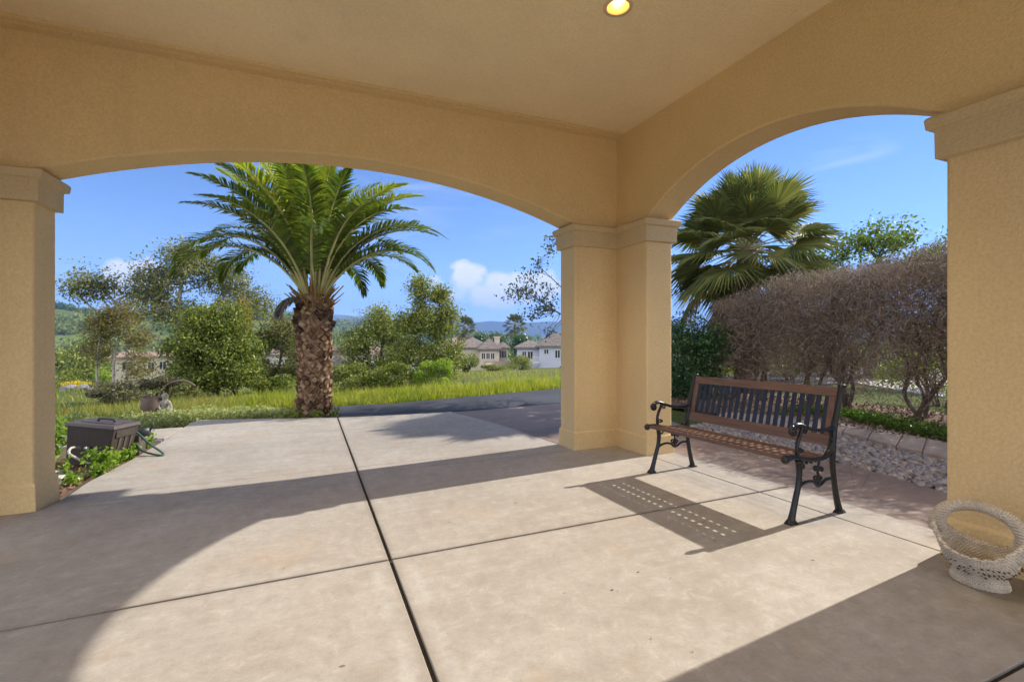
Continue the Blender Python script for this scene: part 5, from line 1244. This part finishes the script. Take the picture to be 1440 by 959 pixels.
house('tiled_house', 'house with brown tiled roof half hidden right of the white gable', 520, 78, 1.2 - (522 - HOR) * 78 / FPX, -.1, [(-3.2, 3.2, 0, 8, 2.6, 1.5, None)], M_whitew, M_rred, [('f', -1.2, .8, .9, .9, (-3.2, 3.2, 0, 8)), ('f', 1.2, .8, .9, .9, (-3.2, 3.2, 0, 8))])
house('tiled_house', 'pink roofed house peeking out behind the twin spired tree', 586, 72, 1.2 - (520 - HOR) * 72 / FPX, .1, [(-2.4, 2.0, 0, 7, 2.6, 1.5, None)], M_whitew, M_rtan, [('f', -.6, 1.0, .8, .9, (-2.4, 2.0, 0, 7))])
house('tiled_house', 'far house whose tan roof shows just above the tan two storey house', 648, 96, 1.2 - (512 - HOR) * 96 / FPX, .1, [(-4, 4, 0, 9, 3.5, 2.2, None)], M_tanw, M_rtan)
house('villa', 'long cream villa with terracotta roof behind the airy grey olive tree', 232, 52, 1.2 - (528 - HOR) * 52 / FPX, .05, [(-1.9, 2.6, 0, 7, 2.0, .95, None), (-4.4, -1.9, 1.4, 7, 1.9, .8, None), (.6, 2.4, -.9, 2, 1.9, .7, 'y')], plain('cream villa stucco', (.60, .53, .38), .9), M_rred,
      [('f', -1.2, .7, .55, .8, (-1.9, 2.6, 0, 7)), ('f', -.2, .7, .55, .8, (-1.9, 2.6, 0, 7)), ('f', 1.5, .6, .7, .9, (.6, 2.4, -.9, 2)), ('f', -3.2, .7, .8, .8, (-4.4, -1.9, 1.4, 7))])
house('villa', 'low pale house glimpsed through the open slender tree', 392, 62, 1.2 - (524 - HOR) * 62 / FPX, -.1, [(-3.2, 3.4, 0, 7, 2.2, 1.1, None)], M_whitew, M_rtan, [('f', -1.5, .8, .9, .9, (-3.2, 3.4, 0, 7)), ('f', 1.2, .8, .9, .9, (-3.2, 3.4, 0, 7))])
# far palms and trees above the roofs
M_ffan = leafmat('far palm blades', [(.04, .055, .02), (.07, .085, .03), (.09, .1, .04)], .25)
for px, d, ytop, lab, sd_ in ((653, 84, 460, 'distant bushy palm left of the cream house roof', 1), (724, 88, 457, 'distant palm standing above the gap between the two houses', 2)):
    p = at(px, ytop, d); zb = float(th(p[0], p[1])); fan_palm('fan_palm', lab, (p[0], p[1], zb), p[2] - zb, 34, 1.6, 1.0, 300 + sd_, 14, skirt=8, mats=(M_ffan, M_fandead, M_pet))
for px, d, ytop, w, lab, sd_ in ((675, 90, 463, 1.5, 'dark distant tree left of the chimney', 1), (728, 84, 466, 2.0, 'dark distant tree under the farther palm', 7), (700, 92, 462, 1.9, 'broad dark distant tree right behind the chimney', 2), (425, 64, 470, 2.4, 'dark green tree behind the palm trunk', 3), (350, 60, 470, 2.2, 'mid green tree behind the rusty shrub', 4), (95, 60, 486, 2.2, 'yellow green tree at the foot of the green hill, far left', 5), (118, 56, 480, 1.6, 'taller yellow green tree at the foot of the green hill', 6)):
    p = at(px, ytop, d); zb = float(th(p[0], p[1])); Ht = p[2] - zb
    tree('far_tree', lab, 'tree', (p[0], p[1], zb), [([(0,0,-.3), (0,0,Ht*.5), (.1,0,Ht*.85)], .25, .08)], [((0, 0, Ht * .62), (w, w, Ht * .36), 40)], .34, 60, .45, G4 if sd_ in (5, 6) else (G7 if sd_ in (1, 2, 7) else G1), M_bark, 310 + sd_, group='trees between the far houses')
# woods of the valley and hill, one mass
def woods(name, label, n, gen, leaf, mat, seed):
    rg = np.random.default_rng(seed); C = []
    for k in range(n):
        x, y, z, r_ = gen(rg); m_ = 70; d = rg.normal(size=(m_, 3)); d /= np.linalg.norm(d, axis=1)[:, None]; C.append(np.array([x, y, z + r_ * .8]) + d * (rg.random((m_, 1)) ** .35) * np.array([r_, r_, r_ * 1.05]) * (.8 + .4 * rg.random((m_, 1))))
    V, F = leaf_quads(np.vstack(C), leaf, rg, .7); tag(mesh_obj(name, V, F, mat), label, 'woods', kind='stuff')
def gen1(rg):
    px = rg.uniform(60, 800); d = rg.uniform(95, 230); p = at(px, HOR, d); return p[0], p[1], float(th(p[0], p[1])), rg.uniform(1.6, 3.2)
woods('valley_woods', 'trees filling the valley beyond the houses', 330, gen1, .9, G1, 401)
dg = bpy.context.evaluated_depsgraph_get()
hl = bpy.data.objects['hills']; wl = bpy.data.objects['wooded_hills']
from mathutils.bvhtree import BVHTree
dg.update(); bv1 = BVHTree.FromObject(hl, dg); bv2 = BVHTree.FromObject(wl, dg)
def gen_on(bv, d0, d1, px0, px1, r0, r1, thr, sc_):
    def gfn(rg):
        while True:
            px = rg.uniform(px0, px1); d = rg.uniform(d0, d1); p = at(px, HOR, d)
            if mnoise.noise(Vector((p[0] * sc_, p[1] * sc_, 2))) < thr: continue
            h_ = bv.ray_cast(Vector((p[0], p[1], 500)), Vector((0, 0, -1)))[0]
            if h_ is not None: return p[0], p[1], h_.z, rg.uniform(r0, r1)
    return gfn
woods('hill_woods', 'dark oaks scattered over the green hill', 420, gen_on(bv1, 250, 425, 40, 480, 2.2, 4.5, .02, .02), 1.5, G1, 402)
woods('ridge_woods', 'dark trees along the top of the green hill', 170, gen_on(bv1, 405, 430, 40, 440, 3, 5, -.25, .015), 1.6, G7, 403)
woods('far_woods', 'forest on the second range of hills', 420, gen_on(bv2, 700, 960, 300, 800, 5, 9, -.3, .006), 3.2, G1, 404)

# ------------------------------------------------------------------ the air
hm = bpy.data.materials.new('air'); hm.use_nodes = True; hn = hm.node_tree; hn.nodes.clear()
ho = hn.nodes.new('ShaderNodeOutputMaterial'); hv = hn.nodes.new('ShaderNodeVolumePrincipled')
hv.inputs['Color'].default_value = (.25, .47, 1.0, 1); hv.inputs['Density'].default_value = .00026; hv.inputs['Anisotropy'].default_value = 0
hn.links.new(hv.outputs[0], ho.inputs['Volume'])
b = MB(); b.box((-4900, -4900, -40), (4900, 4900, 330)); tag(b.build('haze', hm), 'thin bluish air haze over the valley', 'haze', kind='stuff')
